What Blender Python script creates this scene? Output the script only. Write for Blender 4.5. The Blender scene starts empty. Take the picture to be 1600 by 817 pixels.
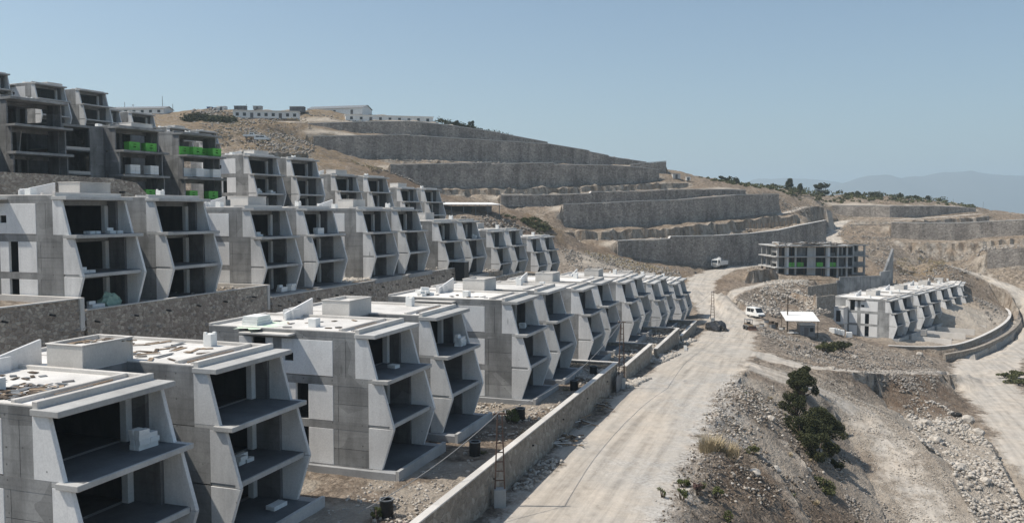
import bpy, bmesh, math, random
import numpy as np
from mathutils import Vector, noise as mnoise
from mathutils.geometry import delaunay_2d_cdt

random.seed(7)
rng = np.random.default_rng(7)
scene = bpy.context.scene
COL = scene.collection
# ------------------------------------------------------------------ camera, sky, sun, exposure
# world origin: the drone's position; every z below is metres above (+) or below (-) it
FPX, PITCH = 1338.2, math.radians(3.357)          # focal length for a 1600 px wide frame, downward tilt
cam_d = bpy.data.cameras.new("camera")
cam_d.sensor_width = 36.0
cam_d.lens = FPX / 1600 * 36.0
cam_d.clip_start, cam_d.clip_end = 0.5, 40000
cam = bpy.data.objects.new("camera", cam_d)
COL.objects.link(cam)
cam.rotation_euler = (math.radians(90) - PITCH, 0, 0)
scene.camera = cam

TH = math.radians(18.9)                            # heading of the terraced rows
SN, CS = math.sin(TH), math.cos(TH)
SUN = Vector((-7.9, 0.05, 11.6)).normalized()
SUN_EL = math.asin(SUN.z)
SUN_AZ = math.atan2(SUN.x, SUN.y)
world = bpy.data.worlds.new("World")
scene.world = world
world.use_nodes = True
wn = world.node_tree.nodes
sky = wn.new("ShaderNodeTexSky")
sky.sky_type = 'NISHITA'
sky.sun_disc = False
sky.sun_elevation = SUN_EL
sky.sun_rotation = SUN_AZ
sky.altitude = 300
sky.air_density = 1.0
sky.dust_density = 2.0
sky.ozone_density = 1.1
wn["Background"].inputs[1].default_value = 0.12
tint = wn.new("ShaderNodeMix")                                    # slight teal grade of the whole sky
tint.data_type = 'RGBA'; tint.blend_type = 'MULTIPLY'; tint.inputs[0].default_value = 1.0
tint.inputs[7].default_value = (0.90, 0.99, 0.99, 1)
world.node_tree.links.new(sky.outputs[0], tint.inputs[6])
world.node_tree.links.new(tint.outputs[2], wn["Background"].inputs[0])
sun_d = bpy.data.lights.new("sun", 'SUN')
sun_d.energy = 4.9
sun_d.angle = math.radians(0.5)
sun_d.color = (1.0, 0.93, 0.83)
sun = bpy.data.objects.new("sun", sun_d)
COL.objects.link(sun)
sun.rotation_euler = SUN.to_track_quat('Z', 'Y').to_euler()
scene.view_settings.view_transform = 'Standard'
scene.view_settings.look = 'None'
scene.view_settings.gamma = 1.0
scene.view_settings.exposure = 0.0
scene.cycles.max_bounces = 6
scene.cycles.diffuse_bounces = 3
scene.cycles.volume_bounces = 1
scene.cycles.use_denoising = True

# ------------------------------------------------------------------ helpers
def A(px, py, D):
    """world point seen at photo pixel px,py at distance D along the view axis (survey helper)"""
    X = (px - 800) / FPX
    U = -(py - 408.5) / FPX
    c, s = math.cos(PITCH), math.sin(PITCH)
    ry, rz = c + U * s, -s + U * c
    return (X * D / ry, D, rz * D / ry)

def S(s, v, z):
    """point in the terrace grid: s along the rows, v towards the road"""
    return (s * SN + v * CS, s * CS - v * SN, z)

def tag(o, label=None, cat=None, group=None, kind=None):
    if label: o['label'] = label
    if label and len(label.split()) > 16: print('LONG', label)
    if cat: o['category'] = cat
    if group: o['group'] = group
    if kind: o['kind'] = kind
    return o

def link(name, data, parent=None, loc=(0, 0, 0), rz=0.0):
    o = bpy.data.objects.new(name, data)
    COL.objects.link(o)
    o.location = loc
    o.rotation_euler = (0, 0, rz)
    if parent is not None: o.parent = parent
    return o

def thing(name, label, cat, loc=(0, 0, 0), rz=0.0, group=None):
    return tag(link(name, None, None, loc, rz), label, cat, group)

class MB:
    def __init__(self): self.v, self.f = [], []
    def add(self, vs, fs):
        b = len(self.v)
        self.v += [tuple(p) for p in vs]
        self.f += [tuple(b + i for i in q) for q in fs]
        return self
    def box(self, x0, x1, y0, y1, z0, z1):
        return self.add([(x0, y0, z0), (x1, y0, z0), (x1, y1, z0), (x0, y1, z0), (x0, y0, z1), (x1, y0, z1), (x1, y1, z1), (x0, y1, z1)],
                        [(0, 3, 2, 1), (4, 5, 6, 7), (0, 1, 5, 4), (1, 2, 6, 5), (2, 3, 7, 6), (3, 0, 4, 7)])
    def obox(self, c, sx, sy, sz, rz=0, tilt=0, tx=0):
        M = np.array([[math.cos(rz), -math.sin(rz), 0], [math.sin(rz), math.cos(rz), 0], [0, 0, 1]])
        ct, st = math.cos(tilt), math.sin(tilt)
        M = M @ np.array([[ct, 0, st], [0, 1, 0], [-st, 0, ct]])
        cx, sx_ = math.cos(tx), math.sin(tx)
        M = M @ np.array([[1, 0, 0], [0, cx, -sx_], [0, sx_, cx]])
        vs = []
        for z in (-1, 1):
            for x, y in ((-1, -1), (1, -1), (1, 1), (-1, 1)):
                vs.append(M @ np.array([x * sx / 2, y * sy / 2, z * sz / 2]) + np.array(c))
        return self.add(vs, [(0, 3, 2, 1), (4, 5, 6, 7), (0, 1, 5, 4), (1, 2, 6, 5), (2, 3, 7, 6), (3, 0, 4, 7)])
    def prism(self, poly, y0, y1):
        """polygon in (x,z), swept in y"""
        n = len(poly)
        vs = [(x, y0, z) for x, z in poly] + [(x, y1, z) for x, z in poly]
        fs = [tuple(range(n)), tuple(range(2 * n - 1, n - 1, -1))]
        for i in range(n):
            j = (i + 1) % n
            fs.append((i, i + n, j + n, j))
        return self.add(vs, fs)
    def prism_y(self, poly, x0, x1):
        """polygon in (y,z), swept in x"""
        n = len(poly)
        vs = [(x0, y, z) for y, z in poly] + [(x1, y, z) for y, z in poly]
        fs = [tuple(range(n - 1, -1, -1)), tuple(range(n, 2 * n))]
        for i in range(n):
            j = (i + 1) % n
            fs.append((i, j, j + n, i + n))
        return self.add(vs, fs)
    def tube(self, p, q, r0, r1=None, n=8, cap=True):
        r1 = r0 if r1 is None else r1
        p, q = Vector(p), Vector(q)
        d = (q - p).normalized()
        a = d.orthogonal().normalized(); b = d.cross(a)
        vs, fs = [], []
        for c, r in ((p, r0), (q, r1)):
            for i in range(n):
                t = 2 * math.pi * i / n
                vs.append(c + (a * math.cos(t) + b * math.sin(t)) * r)
        for i in range(n):
            j = (i + 1) % n
            fs.append((i, j, j + n, i + n))
        if cap: fs += [tuple(range(n - 1, -1, -1)), tuple(range(n, 2 * n))]
        return self.add(vs, fs)
    def mesh(self, name, mat=None, smooth=False, fix=True, bev=0.0):
        me = bpy.data.meshes.new(name)
        me.from_pydata(self.v, [], self.f)
        if mat: me.materials.append(mat)
        if fix:
            bm = bmesh.new(); bm.from_mesh(me)
            bmesh.ops.recalc_face_normals(bm, faces=bm.faces)
            if bev: bmesh.ops.bevel(bm, geom=bm.edges[:], offset=bev, segments=1, affect='EDGES', clamp_overlap=True)
            bm.to_mesh(me); bm.free()
        if smooth: me.polygons.foreach_set('use_smooth', [True] * len(me.polygons))
        me.update()
        return me
    def obj(self, name, mat, parent=None, loc=(0, 0, 0), rz=0.0, smooth=False):
        return link(name, self.mesh(name, mat, smooth), parent, loc, rz)

def copy_tree(o, parent=None):
    c = o.copy(); COL.objects.link(c)
    if parent is not None: c.parent = parent
    for ch in o.children: copy_tree(ch, c)
    return c

def np_mesh(name, V, F, mat, smooth=False):
    """fast mesh from numpy arrays of vertices and triangles/quads"""
    me = bpy.data.meshes.new(name)
    nf, k = F.shape
    me.vertices.add(len(V)); me.vertices.foreach_set('co', np.asarray(V, np.float32).ravel())
    me.loops.add(nf * k); me.loops.foreach_set('vertex_index', np.asarray(F, np.int32).ravel())
    me.polygons.add(nf); me.polygons.foreach_set('loop_start', np.arange(0, nf * k, k, dtype=np.int32))
    if smooth: me.polygons.foreach_set('use_smooth', np.ones(nf, bool))
    me.materials.append(mat)
    me.update(calc_edges=True); me.validate()
    return me

# value noise in numpy, world space
def _hash(ix, iy, seed):
    h = (ix.astype(np.int64) * 374761393 + iy.astype(np.int64) * 668265263 + seed * 982451653) & 0xFFFFFFFF
    h = ((h ^ (h >> 13)) * 1274126177) & 0xFFFFFFFF
    return ((h ^ (h >> 16)) & 0xFFFF) / 65535.0
def vnoise(x, y, seed=0):
    ix, iy = np.floor(x), np.floor(y)
    fx, fy = x - ix, y - iy
    fx = fx * fx * (3 - 2 * fx); fy = fy * fy * (3 - 2 * fy)
    a, b = _hash(ix, iy, seed), _hash(ix + 1, iy, seed)
    c, d = _hash(ix, iy + 1, seed), _hash(ix + 1, iy + 1, seed)
    return (a * (1 - fx) + b * fx) * (1 - fy) + (c * (1 - fx) + d * fx) * fy
def fbm(x, y, scale, oct=4, seed=0):
    r, a, t = 0, 1.0, 0
    for o in range(oct):
        r = r + a * (vnoise(x / scale * 2 ** o + 17 * o, y / scale * 2 ** o - 9 * o, seed + o) - 0.5); t += a; a *= 0.55
    return r / t * 2

# ------------------------------------------------------------------ materials (all procedural, world-space so copies differ)
class NT:
    def __init__(self, name, rough=0.9, spec=0.25):
        self.m = bpy.data.materials.new(name); self.m.use_nodes = True
        self.t = self.m.node_tree; self.n = self.t.nodes; self.l = self.t.links
        self.b = self.n["Principled BSDF"]
        self.b.inputs["Roughness"].default_value = rough
        self.b.inputs["Specular IOR Level"].default_value = spec
        self.geo = self.n.new("ShaderNodeNewGeometry")
        self.pos = self.geo.outputs["Position"]
    def map(self, sx=1, sy=1, sz=1):
        mp = self.n.new("ShaderNodeMapping")
        mp.inputs["Scale"].default_value = (sx, sy, sz)
        self.l.new(self.pos, mp.inputs[0]); return mp.outputs[0]
    def noise(self, scale, detail=4, rough=0.55, vec=None):
        t = self.n.new("ShaderNodeTexNoise"); t.inputs["Scale"].default_value = scale
        t.inputs["Detail"].default_value = detail; t.inputs["Roughness"].default_value = rough
        self.l.new(vec or self.pos, t.inputs["Vector"]); return t.outputs["Fac"]
    def voro(self, scale, feature='F1', vec=None, rnd=1.0):
        t = self.n.new("ShaderNodeTexVoronoi"); t.feature = feature
        t.inputs["Scale"].default_value = scale; t.inputs["Randomness"].default_value = rnd
        self.l.new(vec or self.pos, t.inputs["Vector"]); return t
    def ramp(self, fac, stops):
        r = self.n.new("ShaderNodeValToRGB"); e = r.color_ramp.elements
        while len(e) < len(stops): e.new(0.5)
        for i, (p, c) in enumerate(stops):
            e[i].position = p
            e[i].color = (c, c, c, 1) if not isinstance(c, tuple) else (*c, 1)
        self.l.new(fac, r.inputs[0]); return r.outputs[0]
    def mix(self, fac, a, b, mode='MIX'):
        m = self.n.new("ShaderNodeMix"); m.data_type = 'RGBA'; m.blend_type = mode
        for s, v in ((m.inputs[0], fac), (m.inputs[6], a), (m.inputs[7], b)):
            if isinstance(v, (int, float)): s.default_value = v if s.type == 'VALUE' else (v, v, v, 1)
            elif isinstance(v, tuple): s.default_value = (*v, 1)
            else: self.l.new(v, s)
        return m.outputs[2]
    def math(self, op, a, b=0.0):
        m = self.n.new("ShaderNodeMath"); m.operation = op
        for s, v in ((m.inputs[0], a), (m.inputs[1], b)):
            if isinstance(v, (int, float)): s.default_value = v
            else: self.l.new(v, s)
        return m.outputs[0]
    def attr(self, name):
        a = self.n.new("ShaderNodeAttribute"); a.attribute_name = name; return a.outputs["Fac"]
    def bump(self, h, strength=0.3, dist=0.05):
        b = self.n.new("ShaderNodeBump"); b.inputs["Strength"].default_value = strength
        b.inputs["Distance"].default_value = dist
        self.l.new(h, b.inputs["Height"]); self.l.new(b.outputs[0], self.b.inputs["Normal"]); return b
    def color(self, c):
        if isinstance(c, tuple): self.b.inputs["Base Color"].default_value = (*c, 1)
        else: self.l.new(c, self.b.inputs["Base Color"])
        return self.m

def concrete(name, c, dark=0.72, streak=0.35, pits=0.0, form=False):
    k = NT(name)
    big = k.noise(0.35, 5, 0.6)
    st = k.noise(1.0, 5, 0.65, k.map(0.9, 0.9, 0.16))                 # vertical runs
    f1 = k.ramp(big, [(0.3, dark), (0.62, 1.0)])
    f2 = k.ramp(st, [(0.33, 1 - streak), (0.55, 1.0)])
    col = k.mix(1.0, k.mix(1.0, c, f1, 'MULTIPLY'), f2, 'MULTIPLY')
    fine = k.noise(9, 5, 0.65)
    col = k.mix(1.0, col, k.ramp(fine, [(0.3, 0.88), (0.7, 1.06)]), 'MULTIPLY')
    oi = k.n.new("ShaderNodeObjectInfo")                                # each cast piece a slightly different batch
    col = k.mix(1.0, col, k.ramp(oi.outputs["Random"], [(0.0, 0.87), (1.0, 1.08)]), 'MULTIPLY')
    h = fine
    if pits:
        v = k.voro(1.1)
        col = k.mix(1.0, col, k.ramp(v.outputs["Distance"], [(0.03, 1 - pits), (0.07, 1.0)]), 'MULTIPLY')
        sc = k.voro(0.5, vec=k.map(1, 1, 0.25))
        col = k.mix(1.0, col, k.ramp(sc.outputs["Distance"], [(0.03, 1 - pits * .7), (0.06, 1.0)]), 'MULTIPLY')
    if form:
        th = k.voro(1.35, rnd=0.12)
        col = k.mix(1.0, col, k.ramp(th.outputs["Distance"], [(0.06, 0.5), (0.085, 1.0)]), 'MULTIPLY')
        ps = k.voro(0.42, rnd=0.9)
        sp_ = k.n.new("ShaderNodeSeparateColor"); k.l.new(ps.outputs["Color"], sp_.inputs[0])
        col = k.mix(1.0, col, k.ramp(sp_.outputs[0], [(0.0, 0.80), (1.0, 1.16)]), 'MULTIPLY')                                                          # shutter-board lifts
        w = k.n.new("ShaderNodeTexWave"); w.wave_type = 'BANDS'; w.bands_direction = 'Z'
        w.inputs["Scale"].default_value = 0.55; w.inputs["Distortion"].default_value = 0.6
        k.l.new(k.pos, w.inputs["Vector"])
        col = k.mix(1.0, col, k.ramp(w.outputs["Fac"], [(0.0, 0.92), (0.10, 1.0)]), 'MULTIPLY')
    k.bump(h, 0.25, 0.02)
    return k.color(col)

def masonry(name, light, dark, mortar, scale, bump=0.8, patch=0.6, drains=False):
    """rubble stone face: voronoi stones with recessed joints"""
    k = NT(name)
    warp = k.n.new("ShaderNodeTexNoise"); warp.inputs["Scale"].default_value = scale * 0.9
    k.l.new(k.pos, warp.inputs["Vector"])
    add = k.n.new("ShaderNodeVectorMath"); add.operation = 'MULTIPLY_ADD'
    k.l.new(warp.outputs["Color"], add.inputs[0]); add.inputs[1].default_value = (.5 / scale,) * 3
    mp = k.map(1, 1, 1.25); k.l.new(mp, add.inputs[2])
    v1 = k.voro(scale, vec=add.outputs[0]); v2 = k.voro(scale, 'DISTANCE_TO_EDGE', vec=add.outputs[0])
    sep = k.n.new("ShaderNodeSeparateColor"); k.l.new(v1.outputs["Color"], sep.inputs[0])
    stone = k.ramp(sep.outputs[0], [(0.05, dark), (0.6, tuple((a + b) / 2 for a, b in zip(light, dark))), (0.95, light)])
    joint = k.ramp(v2.outputs["Distance"], [(0.02, 1.0), (0.09, 0.0)])
    col = k.mix(joint, stone, mortar)
    big = k.noise(0.12, 4, 0.6)
    col = k.mix(1.0, col, k.ramp(big, [(0.32, patch), (0.65, 1.12)]), 'MULTIPLY')
    fine = k.noise(scale * 6, 4, 0.7)
    col = k.mix(1.0, col, k.ramp(fine, [(0.3, 0.75), (0.7, 1.15)]), 'MULTIPLY')
    if drains:                                                        # drain holes and damp runs
        d = k.voro(0.36, rnd=0.45); col = k.mix(1.0, col, k.ramp(d.outputs["Distance"], [(0.055, 0.22), (0.085, 1.0)]), 'MULTIPLY')
        col = k.mix(1.0, col, k.ramp(k.noise(1.0, 5, 0.65, k.map(0.35, 0.35, 0.05)), [(0.36, 0.72), (0.58, 1.08)]), 'MULTIPLY')
    h = k.math('ADD', k.ramp(v2.outputs["Distance"], [(0.0, 0.0), (0.16, 1.0)]), k.math('MULTIPLY', fine, 0.4))
    k.bump(h, bump, 0.12 / scale * 2)
    return k.color(col)

def plain(name, c, rough=0.7, vary=0.15, spec=0.3, scale=2.0, metal=0.0):
    k = NT(name, rough, spec)
    k.b.inputs["Metallic"].default_value = metal
    col = k.mix(1.0, c, k.ramp(k.noise(scale, 5, 0.65), [(0.3, 1 - vary * 1.6), (0.65, 1 + vary * 0.5)]), 'MULTIPLY')
    return k.color(col)

M_PANEL = concrete("precast_panel", (0.79, 0.785, 0.775), 0.86, 0.20, 0.6)
M_BLOCK = concrete("aerated_block_wall", (0.83, 0.825, 0.815), 0.88, 0.12)
M_GREY = concrete("formwork_concrete", (0.36, 0.36, 0.355), 0.62, 0.3, 0.4, True)
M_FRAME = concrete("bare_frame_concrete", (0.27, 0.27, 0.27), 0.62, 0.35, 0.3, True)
M_ROOM = concrete("room_wall_painted_shade", (0.11, 0.11, 0.115), 0.7, 0.3)  # room shade put into the colour, far darker than the other concrete
M_SLAB = concrete("slab_concrete", (0.52, 0.515, 0.50), 0.8, 0.15)
M_FLOORD = concrete("balcony_floor_painted_shade", (0.17, 0.18, 0.19), 0.6, 0.0)  # balcony shade put into a floor tone darker than the bare slab
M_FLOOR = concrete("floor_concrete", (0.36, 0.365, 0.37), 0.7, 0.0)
M_SCREED = concrete("roof_screed", (0.76, 0.735, 0.70), 0.74, 0.0, 0.12)
M_CAP = concrete("coping_concrete", (0.66, 0.63, 0.59), 0.82, 0.0)
M_DARKC = concrete("dark_concrete", (0.20, 0.20, 0.205), 0.7, 0.4, 0.2, True)
M_STONE = masonry("rubble_wall_stone", (0.62, 0.54, 0.45), (0.31, 0.255, 0.21), (0.43, 0.365, 0.305), 2.7, 0.8, 0.78)
M_STONE2 = masonry("pale_wall_stone", (0.42, 0.375, 0.32), (0.25, 0.215, 0.18), (0.33, 0.29, 0.24), 1.9, 0.6, 0.8)
M_FARST = masonry("terrace_wall_stone", (0.54, 0.48, 0.42), (0.28, 0.245, 0.215), (0.40, 0.355, 0.31), 1.6, 0.8, 0.72, True)
M_AAC = plain("white_aerated_blocks", (0.78, 0.78, 0.76), 0.9, 0.06)
M_WHITE = plain("white_painted_steel", (0.78, 0.78, 0.76), 0.45, 0.08)
M_GREEN = plain("green_plastic_crate", (0.13, 0.50, 0.07), 0.5, 0.1)
M_BLACK = plain("black_plastic", (0.022, 0.022, 0.024), 0.5, 0.1)
M_GLASS = plain("dark_glass", (0.02, 0.025, 0.03), 0.12, 0.0, 0.5)
M_STEEL = plain("rusty_steel", (0.16, 0.10, 0.075), 0.75, 0.3)
M_GSTEEL = plain("grey_steel", (0.20, 0.21, 0.22), 0.6, 0.2)
M_WOOD = plain("weathered_timber", (0.33, 0.25, 0.18), 0.85, 0.3, 0.2, 6)
M_WOODD = plain("dark_shutter_board", (0.11, 0.085, 0.065), 0.85, 0.3, 0.2, 6)
M_TYRE = plain("tyre_rubber", (0.025, 0.025, 0.025), 0.9, 0.1)
M_BLUE = plain("blue_paint", (0.05, 0.12, 0.30), 0.6, 0.1)
M_SHEET = plain("white_roof_sheet", (0.80, 0.79, 0.76), 0.6, 0.06)
M_CABLE = plain("grey_cable", (0.24, 0.24, 0.24), 0.7, 0.0)
M_YELLOW = plain("loader_paint", (0.20, 0.15, 0.10), 0.6, 0.2)
M_TARP = plain("faded_green_tarpaulin", (0.30, 0.42, 0.34), 0.8, 0.15)

def rock_mat(name, a, b):
    k = NT(name)
    n1 = k.noise(0.9, 5, 0.65)
    v = k.voro(2.5)
    sep = k.n.new("ShaderNodeSeparateColor"); k.l.new(v.outputs["Color"], sep.inputs[0])
    col = k.mix(n1, a, b)
    col = k.mix(1.0, col, k.ramp(sep.outputs[0], [(0.0, 0.7), (1.0, 1.2)]), 'MULTIPLY')
    k.bump(k.noise(6, 5, 0.7), 0.5, 0.08)
    return k.color(col)
M_ROCK = rock_mat("limestone_rubble", (0.38, 0.345, 0.305), (0.23, 0.205, 0.18))
M_ROCKD = rock_mat("dusty_brown_stones", (0.27, 0.225, 0.18), (0.13, 0.105, 0.083))
M_ROCKW = rock_mat("pale_limestone", (0.55, 0.505, 0.445), (0.36, 0.325, 0.285))

def ground_mat():
    k = NT("site_ground", 0.95, 0.1)
    g_big = k.noise(0.06, 6, 0.62); g_mid = k.noise(0.45, 6, 0.65); g_fine = k.noise(3.5, 6, 0.7)
    rub = k.voro(1.6); rub2 = k.voro(4.5)
    sep = k.n.new("ShaderNodeSeparateColor"); k.l.new(rub2.outputs["Color"], sep.inputs[0])
    earth = k.mix(k.ramp(g_mid, [(0.35, 0.0), (0.65, 1.0)]), (0.185, 0.145, 0.110), (0.365, 0.30, 0.238))
    earth = k.mix(k.ramp(g_big, [(0.4, 0.0), (0.6, 1.0)]), earth, (0.285, 0.235, 0.188))
    stones = k.mix(sep.outputs[0], (0.20, 0.165, 0.132), (0.46, 0.40, 0.335))
    earth = k.mix(k.ramp(g_fine, [(0.42, 0.0), (0.6, 0.75)]), earth, stones)
    mott = k.noise(0.95, 6, 0.75)
    earth = k.mix(1.0, earth, k.ramp(mott, [(0.34, 0.42), (0.5, 0.95), (0.66, 1.35)]), 'MULTIPLY')
    sep1 = k.n.new("ShaderNodeSeparateColor"); k.l.new(rub.outputs["Color"], sep1.inputs[0])
    earth = k.mix(1.0, earth, k.ramp(sep1.outputs[1], [(0.0, 0.68), (1.0, 1.25)]), 'MULTIPLY')
    red = k.mix(g_fine, (0.105, 0.072, 0.05), (0.215, 0.155, 0.11))
    col = k.mix(k.math('MULTIPLY', k.attr('soil'), k.ramp(g_mid, [(0.3, 0.35), (0.6, 1.0)])), earth, red)
    rockc = k.mix(k.ramp(k.noise(0.55, 6, 0.75, k.map(1, 1, 0.45)), [(0.36, 0.0), (0.56, 1.0)]), (0.12, 0.104, 0.09), (0.47, 0.42, 0.36))
    rockc = k.mix(k.ramp(k.noise(0.25, 5, 0.7, k.map(1, 1, 0.3)), [(0.45, 0.0), (0.65, 0.7)]), rockc, (0.28, 0.20, 0.135))
    col = k.mix(k.attr('rock'), col, rockc)
    gr = k.mix(g_fine, (0.17, 0.12, 0.07), (0.30, 0.218, 0.125))
    col = k.mix(k.math('MULTIPLY', k.attr('grass'), k.ramp(g_mid, [(0.38, 0.0), (0.58, 1.0)])), col, gr)
    pale = k.mix(g_fine, (0.41, 0.36, 0.30), (0.56, 0.50, 0.425))
    col = k.mix(k.math('MULTIPLY', k.attr('pale'), k.ramp(g_mid, [(0.3, 0.45), (0.6, 1.0)])), col, pale)
    tr = k.noise(0.7, 6, 0.7)
    road = k.mix(k.ramp(k.noise(0.16, 6, 0.65), [(0.38, 0.0), (0.62, 1.0)]), (0.535, 0.475, 0.405), (0.47, 0.435, 0.39))
    road = k.mix(1.0, road, k.ramp(tr, [(0.3, 0.86), (0.65, 1.05)]), 'MULTIPLY')
    road = k.mix(1.0, road, k.ramp(k.noise(7, 4, 0.7), [(0.3, 0.93), (0.7, 1.04)]), 'MULTIPLY')
    m1 = k.n.new("ShaderNodeMapping"); m1.inputs["Rotation"].default_value = (0, 0, TH); k.l.new(k.pos, m1.inputs[0])
    m2 = k.n.new("ShaderNodeMapping"); m2.inputs["Scale"].default_value = (1.5, 0.06, 1); k.l.new(m1.outputs[0], m2.inputs[0])
    road = k.mix(1.0, road, k.ramp(k.noise(1.0, 5, 0.62, m2.outputs[0]), [(0.36, 0.80), (0.5, 0.98), (0.62, 1.05)]), 'MULTIPLY')
    road = k.mix(k.ramp(k.noise(2.2, 5, 0.7), [(0.62, 0.0), (0.7, 0.55)]), road, (0.36, 0.32, 0.275))
    edge = k.math('ADD', k.attr('dust'), k.math('ADD', k.math('MULTIPLY', k.math('SUBTRACT', g_mid, 0.5), 1.5), k.math('MULTIPLY', k.math('SUBTRACT', g_fine, 0.5), 0.7)))
    edge = k.ramp(edge, [(0.35, 0.0), (0.7, 1.0)])
    col = k.mix(edge, col, road)
    col = k.mix(k.math('MULTIPLY', k.attr('damp'), k.ramp(g_mid, [(0.36, 0.0), (0.6, 0.9)])), col, k.mix(k.ramp(g_fine, [(.4, 0.0), (.6, 1.0)]), (0.33, 0.31, 0.285), (0.52, 0.50, 0.47)))
    col = k.mix(1.0, col, k.ramp(k.math('MULTIPLY', k.attr('rut'), k.ramp(k.noise(0.8, 5, 0.7), [(0.3, 0.3), (0.6, 1.0)])), [(0.0, 1.0), (1.0, 0.68)]), 'MULTIPLY')
    h = k.math('ADD', k.math('MULTIPLY', rub.outputs["Distance"], -0.6), k.math('ADD', k.math('MULTIPLY', rub2.outputs["Distance"], -0.35), g_fine))
    rough = k.math('SUBTRACT', 1.0, k.math('MULTIPLY', edge, 0.9))
    k.bump(k.math('MULTIPLY', h, rough), 1.0, 0.30)
    return k.color(col)
M_GROUND = ground_mat()

def leaf_mat(name, a, b):
    k = NT(name, 0.7, 0.2)
    col = k.mix(k.ramp(k.noise(1.6, 4, 0.6), [(0.3, 0.0), (0.7, 1.0)]), a, b)
    col = k.mix(1.0, col, k.ramp(k.noise(11, 2), [(0.3, 0.7), (0.7, 1.25)]), 'MULTIPLY')
    return k.color(col)
M_LEAF = leaf_mat("dark_evergreen_leaves", (0.034, 0.042, 0.018), (0.072, 0.074, 0.03))
M_LEAF2 = leaf_mat("olive_scrub_leaves", (0.07, 0.08, 0.035), (0.14, 0.14, 0.06))
M_LEAF3 = leaf_mat("fresh_weed_leaves", (0.085, 0.105, 0.035), (0.155, 0.165, 0.065))
M_STRAW = leaf_mat("dry_straw", (0.34, 0.275, 0.17), (0.48, 0.40, 0.27))
M_BARK = plain("bark", (0.13, 0.10, 0.075), 0.9, 0.3)
M_PINK = plain("purple_thistle", (0.16, 0.10, 0.09), 0.9, 0.2)
# ------------------------------------------------------------------ terrain survey
CP, CE = [], []                                     # control points (x,y,z), break-line edges
def pt(*ps):
    for p in ps: CP.append(tuple(p))
def line(ps):
    b = len(CP)
    for p in ps: CP.append(tuple(p))
    CE.extend((b + i, b + i + 1) for i in range(len(ps) - 1))
def ap(*qs): pt(*[A(*q) for q in qs])

ROADS = []                                          # (name, [(x,y,z,halfwidth)])
def road(name, ps):
    """centre line with half widths, smoothed, edges become break lines"""
    P = np.array(ps, float)
    t = np.concatenate([[0], np.cumsum(np.hypot(*np.diff(P[:, :2], axis=0).T))])
    n = max(8, int(t[-1] / 3.0)); tt = np.linspace(0, t[-1], n)
    Q = np.stack([np.interp(tt, t, P[:, i]) for i in range(4)], 1)
    for _ in range(3):
        Q[1:-1] = 0.25 * Q[:-2] + 0.5 * Q[1:-1] + 0.25 * Q[2:]
    T = np.gradient(Q[:, :2], axis=0); T /= np.linalg.norm(T, axis=1)[:, None]
    N = np.stack([-T[:, 1], T[:, 0]], 1)
    ROADS.append((name, Q))
    line([(q[0] + m[0] * q[3], q[1] + m[1] * q[3], q[2]) for q, m in zip(Q, N)])
    line([(q[0] - m[0] * q[3], q[1] - m[1] * q[3], q[2]) for q, m in zip(Q, N)])
    line([tuple(q[:3]) for q in Q])

def rz(s): return float(np.interp(s, [-60, 95, 120, 150, 173, 200], [-20.2, -20.2, -21.1, -22.9, -23.8, -24.3]))

# block positions: row one by the road, row two above it, row three, row four, the right hand row
R1 = [(27.84, -31.46, -17.8), (52.0, -29.27, -17.76), (76.85, -27.34, -17.89), (104.47, -27.88, -19.16),
      (133.69, -28.32, -20.58), (156.29, -27.45, -22.42), (181.1, -27.11, -24.56)]
R2 = [(53.27, -57.30, -8.11), (78.17, -57.54, -8.98), (102.12, -57.09, -9.02), (126.78, -57.04, -11.0),
      (154.01, -57.97, -13.12), (183.34, -59.30, -15.32)]

# row one terrace and the road beside it
T1 = [(-60, 97.2, -18.3), (97.4, 121.0, -19.7), (121.2, 148.2, -21.1), (148.4, 173.6, -22.9), (173.8, 204, -25.0)]
line([S(s, -20.30, rz(s)) for s in range(-60, 175, 5)])
line([S(s, -42.0, z) for a, b, z in T1 for s in (a, b)])
line([S(s, -20.47, z) for a, b, z in T1[:4] for s in (a, b)])
pt(S(204, -22, -24.6), S(190, -19, -24.2), S(180, -19.5, -24.0))
for a, b, z in T1: pt(S(a + .05, -31, z), S(b - .05, -31, z))
road('dirt_road', [(*S(-60, -13.9, -20.2), 6.0), (*S(95, -13.9, -20.2), 6.0), (*S(120, -13.2, -21.1), 6.3), (*S(150, -13, -22.9), 6.2), (*S(178, -13.2, -23.9), 5.5), (*A(1118, 478, 212), 5.5),
     (*A(1092, 455, 230), 5.2), (*A(1095, 437, 247), 5.0), (*A(1122, 423, 270), 4.6), (*A(1150, 417, 282), 4.4), (*A(1196, 412, 292), 4.0)])
road('building_track', [(*S(188, -9.5, -24.0), 2.6), (*A(1128, 462, 219), 2.6), (*A(1155, 453, 225), 2.6), (*A(1200, 442, 238), 2.6), (*A(1262, 437, 247), 2.4)])
road('gravel_track', [(*S(124, -10, -21.3), 5.0), (*S(121, -4.5, -21.7), 5.0), (*A(1262, 598, 115.5), 4.6), (*A(1315, 624, 116.5), 4.4), (*A(1362, 660, 112.5), 4.4), (*A(1405, 720, 100), 4.4), (*A(1450, 800, 86), 4.3), (*A(1490, 900, 74), 4.2)])
road('cross_track', [(*S(140, -9, -22.3), 4.0), (*A(1255, 572, 126.6), 3.6), (*A(1325, 579, 134.5), 3.0), (*A(1400, 582, 148), 3.0), (*A(1480, 580, 166), 4.0)])
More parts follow.
